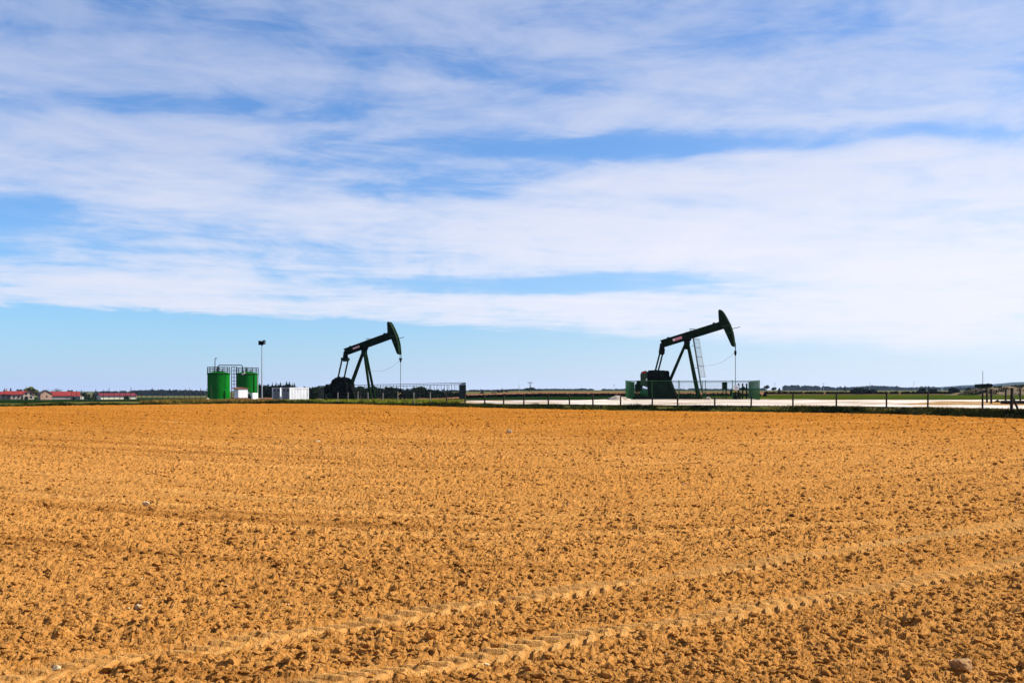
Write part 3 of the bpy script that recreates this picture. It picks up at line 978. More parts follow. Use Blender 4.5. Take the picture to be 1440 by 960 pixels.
        for f in fs:
            p = L0.lerp(L1, f)
            lp = [p + Vector((0.64 * math.sin(t_), 0.36 * -math.cos(t_), -0.06 * math.sin(t_))) for t_ in np.linspace(0, math.pi, 11)]
            loops.append(lp)
            ho = MB()
            for u_, v_ in zip(lp[:-1], lp[1:]):
                ho.bar(u_, v_, 0.06, 0.025, up=(0, 0, 1))
            ho.build('cage_hoop', 'fence_dark', lad)
        sl = MB()
        for i in range(0, 11):
            for u_, v_ in zip(loops[:-1], loops[1:]):
                sl.tube(u_[i], v_[i], 0.009, 4)
        # fine mesh between the hoops
        for u_, v_ in zip(loops[:-1], loops[1:]):
            for i in range(10):
                for f in (0.33, 0.66):
                    sl.tube(u_[i].lerp(u_[i + 1], f), v_[i].lerp(v_[i + 1], f), 0.006, 3)
        sl.build('cage_mesh', 'galv', lad)
    # wellhead under the rod
    w = MB()
    w.tube((rx, 0, 0.0), (rx, 0, 1.5), 0.10, 12)
    w.tube((rx, 0, 0.0), (rx, 0, 0.35), 0.24, 12)
    w.tube((rx, 0, 1.25), (rx, 0, 1.55), 0.15, 12)
    w.tube((rx - 0.5, 0, 0.72), (rx + 0.55, 0, 0.72), 0.08, 10)
    w.tube((rx + 0.5, 0, 0.05), (rx + 0.5, 0, 0.75), 0.08, 10)
    w.tube((rx - 0.42, 0, 0.5), (rx - 0.42, 0, 1.0), 0.14, 10)
    wh = w.build('wellhead', k, root)
    y_ = MB().bar((rx - 0.2, -0.2, 0.82), (rx + 0.12, -0.2, 1.0), 0.10, 0.06)
    y_.build('valve_handle', 'yellow_paint', wh)
    MB().box((-2.2, 0, -0.13), (8.4, 2.2, 0.26)).build('concrete_base', 'concrete', root)
    return root


RP = at(966.7, 107)
pump_jack(RP, R(-22), 'dark green pump jack with caged ladder, on the white gravel at right', True, True, True)
LP = at(512.7, 121)
pump_jack(LP, R(-25), 'dark green pump jack without ladder, left one, near the white containers', False, False, False)


# ------------------------------------------------------------------ mesh fences round the pumps
def mesh_panel(m, root, p, q, h, pitch=0.05, wire=0.006):
    p, q = Vector(p), Vector(q)
    L = (q - p).length
    b = MB()
    n = max(2, int(L / pitch))
    b.v, b.f = [], []
    for i in range(1, n):
        c = p.lerp(q, i / n)
        b.bar(c + Vector((0, 0, 0.08)), c + Vector((0, 0, h - 0.06)), wire)
    rows = 9 if wire < 0.01 else 3
    for i in range(rows):
        z = 0.08 + (h - 0.14) * i / (rows - 1)
        b.bar(p + Vector((0, 0, z)), q + Vector((0, 0, z)), 0.008 if rows > 3 else 0.03, up=(0, 0, 1))
    for z in (0.06, h - 0.05):
        b.bar(p + Vector((0, 0, z)), q + Vector((0, 0, z)), 0.055, up=(0, 0, 1))
    b.build('mesh_panel', m, root)


def enclosure(corners, h, m, label, pitch, panel=2.6, skip=(), wire=0.006):
    c = [Vector(at(*k)) for k in corners]
    root = empty('mesh_fence', c[0])
    tag(root, label, 'fence', 'mesh fences round the pump jacks')
    c = [k - root.location for k in c]
    for i in range(len(c)):
        if i in skip:
            continue
        p, q = c[i], c[(i + 1) % len(c)]
        n = max(1, round((q - p).length / panel))
        for j in range(n):
            a, b = p.lerp(q, j / n), p.lerp(q, (j + 1) / n)
            mesh_panel(m, root, a, b, h, pitch, wire)
            MB().box((a.x, a.y, h / 2 + 0.02), (0.06, 0.06, h + 0.04)).build('post', m, root)
    return root


fr = enclosure([(880, 101.5), (1068, 99.5), (1053, 116), (892, 118)], 2.0, 'fence_green', 'green welded mesh fence around the right pump jack', 0.12)
enclosure([(448, 128), (655, 116), (646, 132), (470, 146)], 2.05, 'fence_dark', 'dark mesh fence around the left pump jack', 0.43, wire=0.028)
# warning sign on the front of the right fence
sg = empty('warning_sign', at(1035, 99.6), 0)
tag(sg, 'small white warning sign on the green mesh fence by the wellhead', 'sign')
MB().box((0, -0.03, 1.28), (0.56, 0.03, 0.44)).build('panel', 'white_paint', sg)
for x_, z_, w_ in ((-0.05, 1.37, 0.3), (0.02, 1.27, 0.36), (0, 1.17, 0.3)):
    MB().box((x_, -0.05, z_), (w_, 0.012, 0.05)).build('printed_line', 'sign_print', sg)
# well cabinet seen inside the fence
cb = empty('control_cabinet', at(1019, 109))
tag(cb, 'dark control cabinet on legs inside the green fence', 'cabinet')
MB().box((0, 0, 1.5), (0.5, 0.4, 0.8)).build('body', 'pump_black', cb, bevel=0.02)
for sx in (-0.18, 0.18):
    MB().bar((sx, 0, 0), (sx, 0, 1.1), 0.07).build('leg', 'pump_black', cb)
cb2 = empty('pipe_manifold', at(1050, 111))
tag(cb2, 'dark upright pipe manifold behind the wellhead', 'pipes')
for x_ in (-0.9, -0.45, 0.0):
    MB().tube((x_, 0, 0), (x_, 0, 1.75), 0.09, 10).build('pipe', 'pump_black', cb2)
MB().tube((-0.9, 0, 1.2), (0.0, 0, 1.2), 0.08, 10).build('header_pipe', 'pump_black', cb2)
MB().tube((-0.45, 0, 1.2), (-0.45, -0.35, 1.2), 0.06, 8).tube((-0.45, -0.35, 1.2), (-0.45, -0.39, 1.2), 0.22, 14).build('hand_wheel', 'pump_black', cb2)


def heap(px, d, rx, ry, h, m, name, label, cat, seed):
    """pile of broken stone"""
    rng = np.random.default_rng(seed)
    n = 22
    V, F = [], []
    for i in range(n + 1):
        for j in range(36):
            a = 2 * math.pi * j / 36
            r = i / n
            ed = 1 + 0.18 * math.sin(3 * a + seed) + 0.1 * math.sin(5 * a + 2 * seed)
            z = h * (1 - r ** 1.6) + (0.10 * h * rng.normal() if i < n else -0.08)
            V.append((rx * r * ed * math.cos(a), ry * r * ed * math.sin(a), z))
    for i in range(n):
        for j in range(36):
            F.append((i * 36 + j, (i + 1) * 36 + j, (i + 1) * 36 + (j + 1) % 36, i * 36 + (j + 1) % 36))
    o = link_mesh(name, np_mesh(name, V, F), m)
    o.location = at(px, d, 0.04)
    return tag(o, label, cat, None)


heap(869, 98, 1.1, 0.9, 0.42, 'rubble', 'gravel_heap', 'low white gravel heap left of the green mesh fence', 'heap', 1)
heap(450, 100, 0.8, 0.7, 0.22, 'rubble', 'rubble_heap', 'low pale rubble heap right of the white containers', 'heap', 2)
heap(515, 104, 0.9, 0.6, 0.16, 'rubble', 'rubble_heap', 'low pale rubble patch in front of the left pump jack', 'heap', 3)
heap(996, 99, 0.35, 0.3, 0.32, 'rubble', 'rubble_heap', 'small pale rubble pile at the foot of the green fence', 'heap', 4)
heap(338, 132, 3.2, 1.0, 0.42, 'red_rubble', 'brick_heap', 'reddish brick rubble beside the white cabin', 'heap', 5)
heap(372, 128, 2.4, 1.0, 0.34, 'red_rubble', 'brick_heap', 'reddish brick rubble between the lamp mast and the containers', 'heap', 6)
heap(292, 105, 0.35, 0.3, 0.36, 'rubble', 'pale_boulder', 'pale boulder in the dry grass below the left tank', 'boulder', 7)


# ------------------------------------------------------------------ tanks, cabins, mast, containers
def tank(px, d, dia, ztop, label, pipe_side, vent):
    loc = at(px, d)
    H = ztop - loc[2]
    r = dia / 2
    root = empty('storage_tank', loc)
    tag(root, label, 'tank', 'green storage tanks')
    MB().lathe([(0, 0), (r + 0.15, 0), (r + 0.15, 0.14), (r, 0.14)], n=40).build('plinth', 'concrete', root)
    MB().lathe([(r, 0.1), (r, H)], n=56).build('shell', 'tank_green', root, smooth=True)
    MB().lathe([(r + 0.06, H - 0.10), (r + 0.06, H + 0.02), (r, H + 0.03), (r * 0.5, H + 0.26), (0.02, H + 0.34)], n=56).build('roof', 'tank_green', root, smooth=True)
    MB().lathe([(r + 0.055, H - 0.26), (r + 0.075, H - 0.24), (r + 0.075, H - 0.12), (r + 0.055, H - 0.105)], n=56).build('rim', 'pump_green', root)
    ra = MB()
    n = 14
    for i in range(n):
        a = 2 * math.pi * i / n
        x, y = (r + 0.02) * math.cos(a), (r + 0.02) * math.sin(a)
        ra.tube((x, y, H), (x, y, H + 1.15), 0.05, 6)
    for z in (0.4, 0.78, 1.15):
        for i in range(28):
            a, b = 2 * math.pi * i / 28, 2 * math.pi * (i + 1) / 28
            ra.tube(((r + .02) * math.cos(a), (r + .02) * math.sin(a), H + z), ((r + .02) * math.cos(b), (r + .02) * math.sin(b), H + z), 0.042, 5)
    ra.build('railing', 'fence_dark', root)
    for x, y, hh, rr in ((-0.15, -0.4, 1.35, 0.16), (0.55, 0.3, 0.8, 0.12), (-0.9, 0.5, 0.6, 0.1)):
        ft = MB().tube((x, y, H + 0.1), (x, y, H + hh * 0.7), rr, 10)
        ft.tube((x, y, H + hh * 0.7), (x, y, H + hh), rr * 0.45, 10)
        ft.build('roof_fitting', 'pump_black', root)
    if vent:
        v = MB().path([(-0.55, -0.5, H + 0.1), (-0.55, -0.5, H + 2.65), (-0.48, -0.5, H + 2.82), (-0.32, -0.5, H + 2.88), (-0.2, -0.5, H + 2.78)], 0.07, 8)
        v.build('vent_pipe', 'pump_black', root)
        MB().tube((0.1, -r - 0.02, 0.9), (0.1, -r - 0.06, 0.9), 0.22, 16).build('manhole', 'tank_green', root)
        pf = MB().path([(r * 0.78, -r * 0.72, 0.0), (r * 0.78, -r * 0.72, 1.6), (r * 0.7, -r * 0.62, 1.8)], 0.08, 8)
        pf.build('feed_pipe', 'pump_green', root)
    else:
        MB().path([(r * 0.80, -r * 0.66, 0.2), (r * 0.80, -r * 0.66, H)], 0.07, 8).build('drain_pipe', 'pump_black', root)
        MB().path([(r * 1.0, -r * 0.25, 0.2), (r * 1.0, -r * 0.25, H - 0.1)], 0.12, 8).build('riser_pipe', 'galv', root)
        MB().box((-0.15, -r - 0.15, H - 0.05), (0.62, 0.2, 0.3), ry=-0.5).build('lamp_box', 'plate_white', root)
    return root, H


D_T = 190
tl, HL = tank(307.5, D_T, 4.15, 2 + 23.4 / 1400 * D_T, 'left green storage tank with a gooseneck vent pipe', 1, True)
tr, HR = tank(347.8, D_T + 12, 4.4, 2 + 23.0 / 1400 * (D_T + 12), 'right green storage tank behind the white cabin', 1, False)
# pipe bridge between the tank tops
pb = empty('pipe_bridge', at(322, D_T - 1))
tag(pb, 'thin dark pipe running across above both tank tops', 'pipe')
zb = 2 + 34.5 / 1400 * D_T - pb.location.z
MB().path([(-1.9, -0.2, zb - 1.3), (-1.9, -0.2, zb), (2.35, 0, zb), (2.6, 0, zb - 0.25), (2.6, 0, zb - 1.4)], 0.075, 8).build('pipe', 'pump_black', pb)
# caged ladder tower between the tanks
lt = empty('ladder_tower', at(329.5, D_T + 4.5))
tag(lt, 'tall steel ladder tower standing between the two tanks', 'ladder')
zt = 2 + 33.5 / 1400 * D_T - lt.location.z
for sx in (-0.52, -0.05, 0.45):
    MB().bar((sx, 0, 0), (sx, 0, zt), 0.11).build('upright', 'pump_black', lt)
for i in range(10):
    MB().bar((-0.52, 0, 0.3 + i * (zt - 0.4) / 9), (0.45, 0, 0.3 + i * (zt - 0.4) / 9), 0.09).build('rung', 'pump_black', lt)


def cabin(px, d, w, dp, h, label, rz, roof):
    root = empty('equipment_cabin', at(px, d), rz)
    tag(root, label, 'cabin')
    MB().box((0, 0, h / 2), (w, dp, h)).build('wall', 'white_paint', root, bevel=0.02)
    if roof:
        MB().prism([(-w / 2 - 0.35, h + 0.05), (-w / 2 + 0.5, h + 0.22), (w / 2 + 0.1, h + 0.08), (w / 2 + 0.1, h), (-w / 2 - 0.35, h)], -dp / 2 - 0.1, dp / 2 + 0.1).build('roof', 'red_rubble', root)
        MB().box((0.15, -dp / 2 - 0.012, h * 0.42), (w * 0.42, 0.02, h * 0.78)).build('door', 'plate_white', root)
    else:
        MB().box((0, -dp / 2 - 0.012, h * 0.5), (w * 0.8, 0.02, h * 0.9)).build('door', 'plate_white', root)
    return root


cabin(338.7, 138, 1.35, 1.5, 1.75, 'white equipment cabin with a reddish roof in front of the tanks', R(38), True)
cabin(357.5, 160, 0.95, 0.7, 1.35, 'narrow white cabinet at the foot of the right tank', R(40), False)
pp = empty('pump_skid', at(350, 150))
tag(pp, 'small dark pump skid with yellow handwheels between the white cabins', 'pump')
MB().box((0, 0, 0.15), (0.9, 0.7, 0.3)).tube((-0.3, 0, 0.55), (0.3, 0, 0.55), 0.26, 12).tube((0.1, 0, 0.5), (0.1, 0, 1.5), 0.09, 8).build('body', 'pump_black', pp)
MB().tube((-0.35, -0.3, 1.05), (-0.35, -0.35, 1.05), 0.17, 12).build('handwheel', 'yellow_paint', pp)
MB().tube((0.02, -0.3, 1.25), (0.02, -0.35, 1.25), 0.17, 12).build('handwheel', 'plate_white', pp)

# floodlight mast
ml = empty('floodlight_mast', at(368.3, 148))
tag(ml, 'tall grey mast with a cluster of floodlights beside the containers', 'mast')
zm = 2 + 66 / 1400 * 148 - ml.location.z
MB().tube((0, 0, 0), (0, 0, zm), 0.11, 10, 0.05).build('pole', 'galv', ml, smooth=True)
MB().box((0, 0, 0.06), (0.5, 0.5, 0.14)).build('base', 'concrete', ml)
MB().bar((-0.42, 0, zm - 0.1), (0.42, 0, zm - 0.1), 0.07).build('crossarm', 'pump_black', ml)
for x_, z_, a_ in ((-0.3, 0.0, -0.3), (0.02, -0.05, 0.1), (0.33, 0.1, 0.5)):
    f_ = MB().box((x_, 0, zm + z_), (0.36, 0.3, 0.62), rz=a_)
    fo = f_.build('floodlight', 'pump_black', ml, bevel=0.03)
MB().box((0.40, -0.17, zm + 0.1), (0.06, 0.03, 0.26), rz=0.5).build('lamp_glass', 'galv', ml)


def container(px, d, rz, label):
    root = empty('container', at(px, d), rz)
    tag(root, label, 'container', 'white containers by the field edge')
    L, W_, H = 3.0, 2.35, 2.05
    # corrugated long sides
    for sy in (-1, 1):
        co = MB()
        n = 12
        p = L / n
        for i in range(n):
            x0 = -L / 2 + i * p
            yo, yi = sy * W_ / 2, sy * (W_ / 2 - 0.06)
            xs = [x0, x0 + 0.36 * p, x0 + 0.5 * p, x0 + 0.86 * p, x0 + p]
            yy = [yo, yo, yi, yi, yo]
            for k in range(4):
                a, b = (xs[k], yy[k]), (xs[k + 1], yy[k + 1])
                co.add([(a[0], a[1], 0.12), (b[0], b[1], 0.12), (b[0], b[1], H - 0.1), (a[0], a[1], H - 0.1)], [(0, 1, 2, 3)])
        co.build('side_wall', 'white_paint', root)
    for sx in (-1, 1):
        for sy in (-1, 1):
            MB().box((sx * (L / 2 + 0.02), sy * (W_ / 2 - 0.02), H / 2), (0.12, 0.12, H)).build('corner_post', 'white_paint', root)
    for sy in (-1, 1):
        for z_, h_ in ((H - 0.05, 0.1), (0.06, 0.12)):
            MB().box((0, sy * (W_ / 2 - 0.02), z_), (L - 0.1, 0.1, h_)).build('rail', 'white_paint', root)
    MB().box((0, 0, H - 0.02), (L, W_ - 0.1, 0.05)).build('roof', 'white_paint', root)
    MB().box((L / 2 - 0.03, 0, H / 2), (0.05, W_ - 0.16, H - 0.1)).build('end_wall', 'shaded_white', root)  # end wall and doors: greyer than the sides, shade painted in
    for sy in (-1, 1):
        dr = MB().box((-L / 2 + 0.03, sy * 0.545, H / 2), (0.05, 1.06, H - 0.14)).build('door', 'shaded_white', root)
        MB().tube((-L / 2 - 0.02, sy * 0.3, 0.15), (-L / 2 - 0.02, sy * 0.3, H - 0.15), 0.025, 6).build('lock_bar', 'steel', dr)
        MB().box((-L / 2 + 0.0, sy * 0.6, H - 0.42), (0.03, 0.34, 0.28)).build('vent', 'pump_black', dr)
    return root


container(415, 147, R(42), 'nearer white corrugated container with its lit side to the right')
container(401.6, 149.6, R(42), 'further white container showing its doors in painted shade, left of the other')


# ------------------------------------------------------------------ fences of posts
def post_fence(name, posts, m, wires, label, group, wires_h=(0.35, 0.65, 0.95), lean=0.05, seed=1, brace=()):
    rng = random.Random(seed)
    x0, y0, z0 = posts[0][:3]
    root = empty(name, (x0, y0, z0))
    tag(root, label, 'fence', group)
    tops = []
    for i, (x, y, z, h, w) in enumerate(posts):
        p = Vector((x - x0, y - y0, z - z0))
        q = p + Vector((rng.uniform(-lean, lean) * h, rng.uniform(-lean, lean) * h, h))
        MB().tube(p - Vector((0, 0, 0.2)), q, w / 2, 8, w / 2 * 0.88).build('post', m, root)
        tops.append((p, q))
    for i in brace:
        p, q = tops[i]
        MB().tube(q.lerp(p, 0.3), p + Vector((0.55, 0.3, 0)), 0.06, 6).build('brace', m, root)
    if wires:
        for f in wires_h:
            b = MB()
            for (p, q), (r_, s_) in zip(tops[:-1], tops[1:]):
                b.tube(p.lerp(q, f * 0.95), r_.lerp(s_, f * 0.95), 0.004, 4)
            b.build('wire', 'wire', root)
    return root


def edge_post(px, ytop, off=1.5, w=0.11):
    d = 60.0
    for _ in range(40):
        d = 0.6 * d + 0.4 * (float(B((px - 720) / 1400 * d)) + off)
    x, y, z = at(px, d)
    return (x, y, z - 0.02, (2 + (548 - ytop) / 1400 * d) - z, w)


post_fence('wire_fence', [edge_post(*p) for p in ((628, 550.5), (654, 552), (682, 555), (708, 553), (736.5, 554), (771, 554), (801, 554), (834, 553), (872.5, 556), (917, 557), (953, 557),
                                                    (1005, 558), (1056, 556), (1115, 553), (1176, 553), (1246.5, 550.5), (1304.5, 551), (1381.5, 551.5), (1422, 544.5, 1.2, 0.17), (1475, 548), (1540, 548))],
           'old_wood', True, 'wire fence on dark wooden posts along the edge of the gravel pad', None, brace=(18,), seed=4)
post_fence('concrete_post_fence', [edge_post(p, t, 3.0, 0.075) for p, t in ((475, 551), (489, 551), (503, 550), (518, 551), (538, 552), (559, 550), (582, 551), (605, 551))], 'pale_concrete', True,
           'pale concrete post fence in front of the left pump jack', None, seed=5)
lf = []
for px in np.arange(100, 300, 7.6):
    d = 128 - (px - 100) * 0.08
    x, y, z = at(px, d)
    lf.append((x, y, z, (1.35 if int(px) % 3 else 1.6) + 0.18 * math.sin(px), 0.07))
post_fence('boundary_fence', lf, 'grey_wood', True, 'long line of thin tall posts left of the green tanks', None, seed=6)
pf2 = []
for px, d, top in ((1388, 76, 543.5), (1394, 71, 547.5), (1414, 79, 547), (1435, 80, 547), (1462, 80, 546)):
    x, y, z = at(px, d, 0.06)
    pf2.append((x, y, z, 2 + (548 - top) / 1400 * d - z, 0.15))
for i, (x, y, z, h, w) in enumerate(pf2):
    po = empty('wooden_post', (x, y, z))
    tag(po, ('tall dark post, leftmost of those on the dirt patch', 'leaning dark post nearest the road on the dirt patch', 'thin dark post on the dirt patch by the mound', 'dark post at the right edge by the mound',
             'dark post just outside the right edge')[i], 'post', 'posts on the dirt patch at right')
    MB().tube((0, 0, -0.15), (0.03 * (i % 3 - 1), 0, h), w / 2, 9, w / 2 * 0.9).build('shaft', 'old_wood', po)
    MB().box((0.03 * (i % 3 - 1), 0, h + 0.015), (w * 1.15, w * 1.15, 0.05)).build('cap', 'old_wood', po)
lg = empty('timber_beam', at(1436, 69, 0.06), R(-4))
tag(lg, 'dark timber beam lying on the dirt at the right edge', 'beam')
MB().box((0, 0, 0.14), (2.7, 0.24, 0.22)).build('plank', 'old_wood', lg, bevel=0.02)
for sx in (-0.9, 0.9):
    MB().box((sx, 0, 0.02), (0.2, 0.5, 0.05)).build('sleeper', 'old_wood', lg)
heap(1403, 79, 0.26, 0.22, 0.2, 'pump_black', 'dark_stone', 'small dark stone between the posts on the dirt patch', 'stone', 12)

# ------------------------------------------------------------------ houses of the farm
DH = 450


def hx(px, d=DH):
    return (px - 720) / 1400 * d


def gable_house(name, label, px0, px1, y_eave, y_ridge, y_base, depth, wall, roofm, rz=0.0, windows=(), d=DH, gable_wall=None, extra=None):
    """ridge runs along x; windows = (fraction along front, width m, z0, z1, is_door)"""
    L = hx(px1, d) - hx(px0, d)
    xm = (hx(px0, d) + hx(px1, d)) / 2
    zb = 2 + (548 - y_base) / 1400 * d - 0.3
    ze = 2 + (548 - y_eave) / 1400 * d - zb
    zr = 2 + (548 - y_ridge) / 1400 * d - zb
    root = empty(name, (xm, d, zb), rz)
    tag(root, label, 'house', 'farm buildings at left')
    D = depth
    w = MB().box((0, 0, ze / 2 - 0.5), (L, D, ze + 1.0))
    w.build('wall', wall, root)
    for sx in (-1, 1):
        gw = MB().add([(sx * (L / 2 - 0.02), -D / 2, ze), (sx * (L / 2 - 0.02), D / 2, ze), (sx * (L / 2 - 0.02), 0, zr - 0.05), (sx * (L / 2 - 0.25), -D / 2, ze), (sx * (L / 2 - 0.25), D / 2, ze), (sx * (L / 2 - 0.25), 0, zr - 0.05)],
               [(0, 1, 2), (3, 5, 4), (0, 3, 4, 1), (1, 4, 5, 2), (2, 5, 3, 0)])
        gw.build('gable', gable_wall or wall, root)
    ro = MB()
    for sy in (-1, 1):
        ya, yb = sy * (D / 2 + 0.35), 0
        ro.add([(-L / 2 - 0.3, ya, ze - 0.12), (L / 2 + 0.3, ya, ze - 0.12), (L / 2 + 0.3, yb, zr), (-L / 2 - 0.3, yb, zr),
                (-L / 2 - 0.3, ya, ze + 0.08), (L / 2 + 0.3, ya, ze + 0.08), (L / 2 + 0.3, yb, zr + 0.2), (-L / 2 - 0.3, yb, zr + 0.2)],
               [(3, 2, 1, 0), (4, 5, 6, 7), (0, 1, 5, 4), (1, 2, 6, 5), (2, 3, 7, 6), (3, 0, 4, 7)])
    r_ = ro.build('roof', roofm, root)
    for f, ww, z0, z1, door in windows:
        x = -L / 2 + f * L
        nm = 'door' if door else 'window'
        wi = MB().box((x, -D / 2 - 0.03, (z0 + z1) / 2), (ww, 0.08, z1 - z0)).build(nm, 'dark_wall' if door else 'glass_dark', root)
        if not door:
            MB().box((x, -D / 2 - 0.10, z0 - 0.06), (ww + 0.2, 0.12, 0.1)).build('sill', 'concrete', wi)
    return root, r_, zr


gable_house('farm_house', 'pale farmhouse cut by the left edge of the picture', -34, 9, 555, 551, 561, 7, 'cream_wall', 'red_tile', rz=R(28), windows=[(0.6, 1.0, 1, 2.2, 0), (0.85, 1.0, 1, 2.2, 0)])
h2, r2, z2 = gable_house('farm_house', 'long cream farmhouse with orange-red tile roof, second from left', 10, 35, 554.5, 550.2, 561, 7, 'cream_wall', 'red_tile', rz=R(27),
                         windows=[(0.12, 1.8, 0.3, 2.2, 1), (0.4, 0.9, 0.9, 2.0, 0), (0.62, 0.9, 0.9, 2.0, 0), (0.85, 1.6, 0.3, 1.4, 1)])
MB().box((-3.9, 0.2, z2 + 0.5), (0.7, 0.6, 1.5)).build('chimney', 'stone_wall', r2)
# gabled wing: ridge towards the viewer
wing, rw, zw = gable_house('farm_house', 'cream gable-fronted house with four dark windows', 36, 60, 554.5, 549.6, 561, 4.3, 'cream_wall', 'red_tile', rz=R(-62), d=DH - 8)
wing.location.x = hx(40, DH - 8)
for y_, z0 in ((-1.0, 2.2), (0.9, 2.2), (0.9, 0.7), (-1.0, 0.5)):
    L_ = hx(60, DH - 8) - hx(36, DH - 8)
    MB().box((L_ / 2 + 0.02, y_, z0 + 0.5), (0.08, 0.9, 1.0)).build('window', 'glass_dark', wing)
h3, r3, z3 = gable_house('stone_barn', 'brown stone barn with a dark roof between the two farmhouses', 56, 70, 554, 549, 561.2, 4.6, 'stone_wall', 'brown_tile', rz=R(-50), d=DH - 20)
L3 = hx(70, DH - 20) - hx(56, DH - 20)
MB().box((L3 / 2 + 0.02, 0.2, 1.5), (0.08, 0.6, 0.7)).build('window', 'glass_dark', h3)
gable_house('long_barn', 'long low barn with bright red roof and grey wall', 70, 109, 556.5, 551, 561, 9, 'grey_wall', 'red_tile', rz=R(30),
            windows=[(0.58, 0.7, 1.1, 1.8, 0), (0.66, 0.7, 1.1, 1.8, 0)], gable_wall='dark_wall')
an = empty('lean_to', (hx(112), DH - 1, 2 + (548 - 561) / 1400 * DH - 0.3))
tag(an, 'low grey lean-to at the right end of the long red-roofed barn', 'shed')
MB().box((0, 0, 0.7), (3.0, 3.5, 1.6)).build('wall', 'grey_wall', an)
MB().box((0, 0, 1.58), (3.3, 3.8, 0.14)).build('roof', 'concrete', an)
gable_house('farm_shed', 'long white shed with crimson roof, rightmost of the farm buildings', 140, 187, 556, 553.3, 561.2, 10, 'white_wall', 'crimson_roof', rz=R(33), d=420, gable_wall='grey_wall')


# ------------------------------------------------------------------ trees, bushes, hedges, woods
def leaves(n, cents, rads, size, rng):
    """n small leaf faces spread through clumps"""
    w = np.array([r[0] * r[2] for r in rads])
    k = rng.choice(len(cents), n, p=w / w.sum())
    dirs = rng.normal(size=(n, 3))
    dirs /= np.linalg.norm(dirs, axis=1)[:, None]
    rr = rng.random(n) ** 0.45
    P = np.array(cents)[k] + dirs * rr[:, None] * np.array(rads)[k]
    a = rng.normal(size=(n, 3)); a /= np.linalg.norm(a, axis=1)[:, None]
    b = np.cross(a, rng.normal(size=(n, 3))); b /= np.linalg.norm(b, axis=1)[:, None]
    s = size * (0.6 + 0.8 * rng.random(n))[:, None]
    V = np.stack([P - a * s, P + b * s * 0.55, P + a * s, P - b * s * 0.55], 1).reshape(-1, 3)
    return V, np.arange(n * 4).reshape(n, 4)


def tree(px, d, top, w_px, kind, label, name='tree', seed=1, n=700, cat='tree', group=None, base=None):
    """top = picture row of the crown's tip, w_px = its width, both measured in the photograph"""
    rng = np.random.default_rng(seed * 31 + 5)
    x, y, z = at(px, d)
    if base is not None:
        z = 2 + (548 - base) / 1400 * d
    H = 2 + (548 - top) / 1400 * d - z
    Wd = w_px / 1400 * d
    root = empty(name, (x, y, z))
    tag(root, label, cat, group)
    tr_ = MB()
    cents, rads = [], []
    if kind == 'conifer':
        tr_.tube((0, 0, -0.2), (0, 0, H * 0.93), 0.035 * H, 7, 0.006 * H)
        m = 9
        for i in range(m):
            f = i / (m - 1)
            r = Wd / 2 * (1 - f) ** 0.85 + 0.03 * Wd
            for a in range(5):
                t_ = rng.random() * 6.28
                o = r * 0.45
                cents.append((o * math.cos(t_), o * math.sin(t_), H * (0.08 + 0.86 * f)))
                rads.append((r * 0.62, r * 0.62, H * 0.075))
    elif kind == 'bush':
        for i in range(5):
            a = rng.random() * 6.28
            tr_.tube((0, 0, -0.1), (Wd * 0.3 * math.cos(a), Wd * 0.3 * math.sin(a), H * 0.7), 0.04, 5, 0.015)
        for i in range(12):
            a, r = rng.random() * 6.28, Wd * 0.36 * math.sqrt(rng.random())
            hh = H * (0.22 + 0.55 * rng.random())
            cents.append((r * math.cos(a), r * math.sin(a), hh))
            rads.append((Wd * 0.2, Wd * 0.2, min(H * 0.25, H - hh)))
    else:
        tr_.tube((0, 0, -0.2), (0, 0, H * 0.5), 0.03 * H, 8, 0.018 * H)
        for i in range(9):
            a = 6.28 * i / 9 + rng.random()
            r = Wd * (0.2 + 0.22 * rng.random())
            zt_ = H * (0.55 + 0.35 * rng.random())
            tr_.tube((0, 0, H * (0.3 + 0.03 * (i % 6))), (r * math.cos(a), r * math.sin(a), zt_), 0.013 * H, 6, 0.004 * H)
            cents.append((r * math.cos(a), r * math.sin(a), zt_))
            rads.append((Wd * 0.22, Wd * 0.22, min(H * 0.17, H * 1.0 - zt_ + 0.02 * H)))
        for i in range(7):
            a, r = rng.random() * 6.28, Wd * 0.24 * rng.random()
            zt_ = H * (0.45 + 0.42 * rng.random())
            cents.append((r * math.cos(a), r * math.sin(a), zt_))
            rads.append((Wd * 0.2, Wd * 0.2, min(H * 0.15, H - zt_)))
    tr_.build('trunk', 'bark', root)
    V, F = leaves(n, cents, rads, max(Wd, H * 0.4) * (0.075 if kind != 'bare' else 0.03), rng)
    leafm = {'conifer': 'leaf_dark', 'bush': 'leaf_dark', 'round': 'leaf_mid', 'lime': 'leaf_lime', 'bare': 'twig_grey'}[kind]
    link_mesh('crown', np_mesh('crown', V, F), leafm, root)
    return root


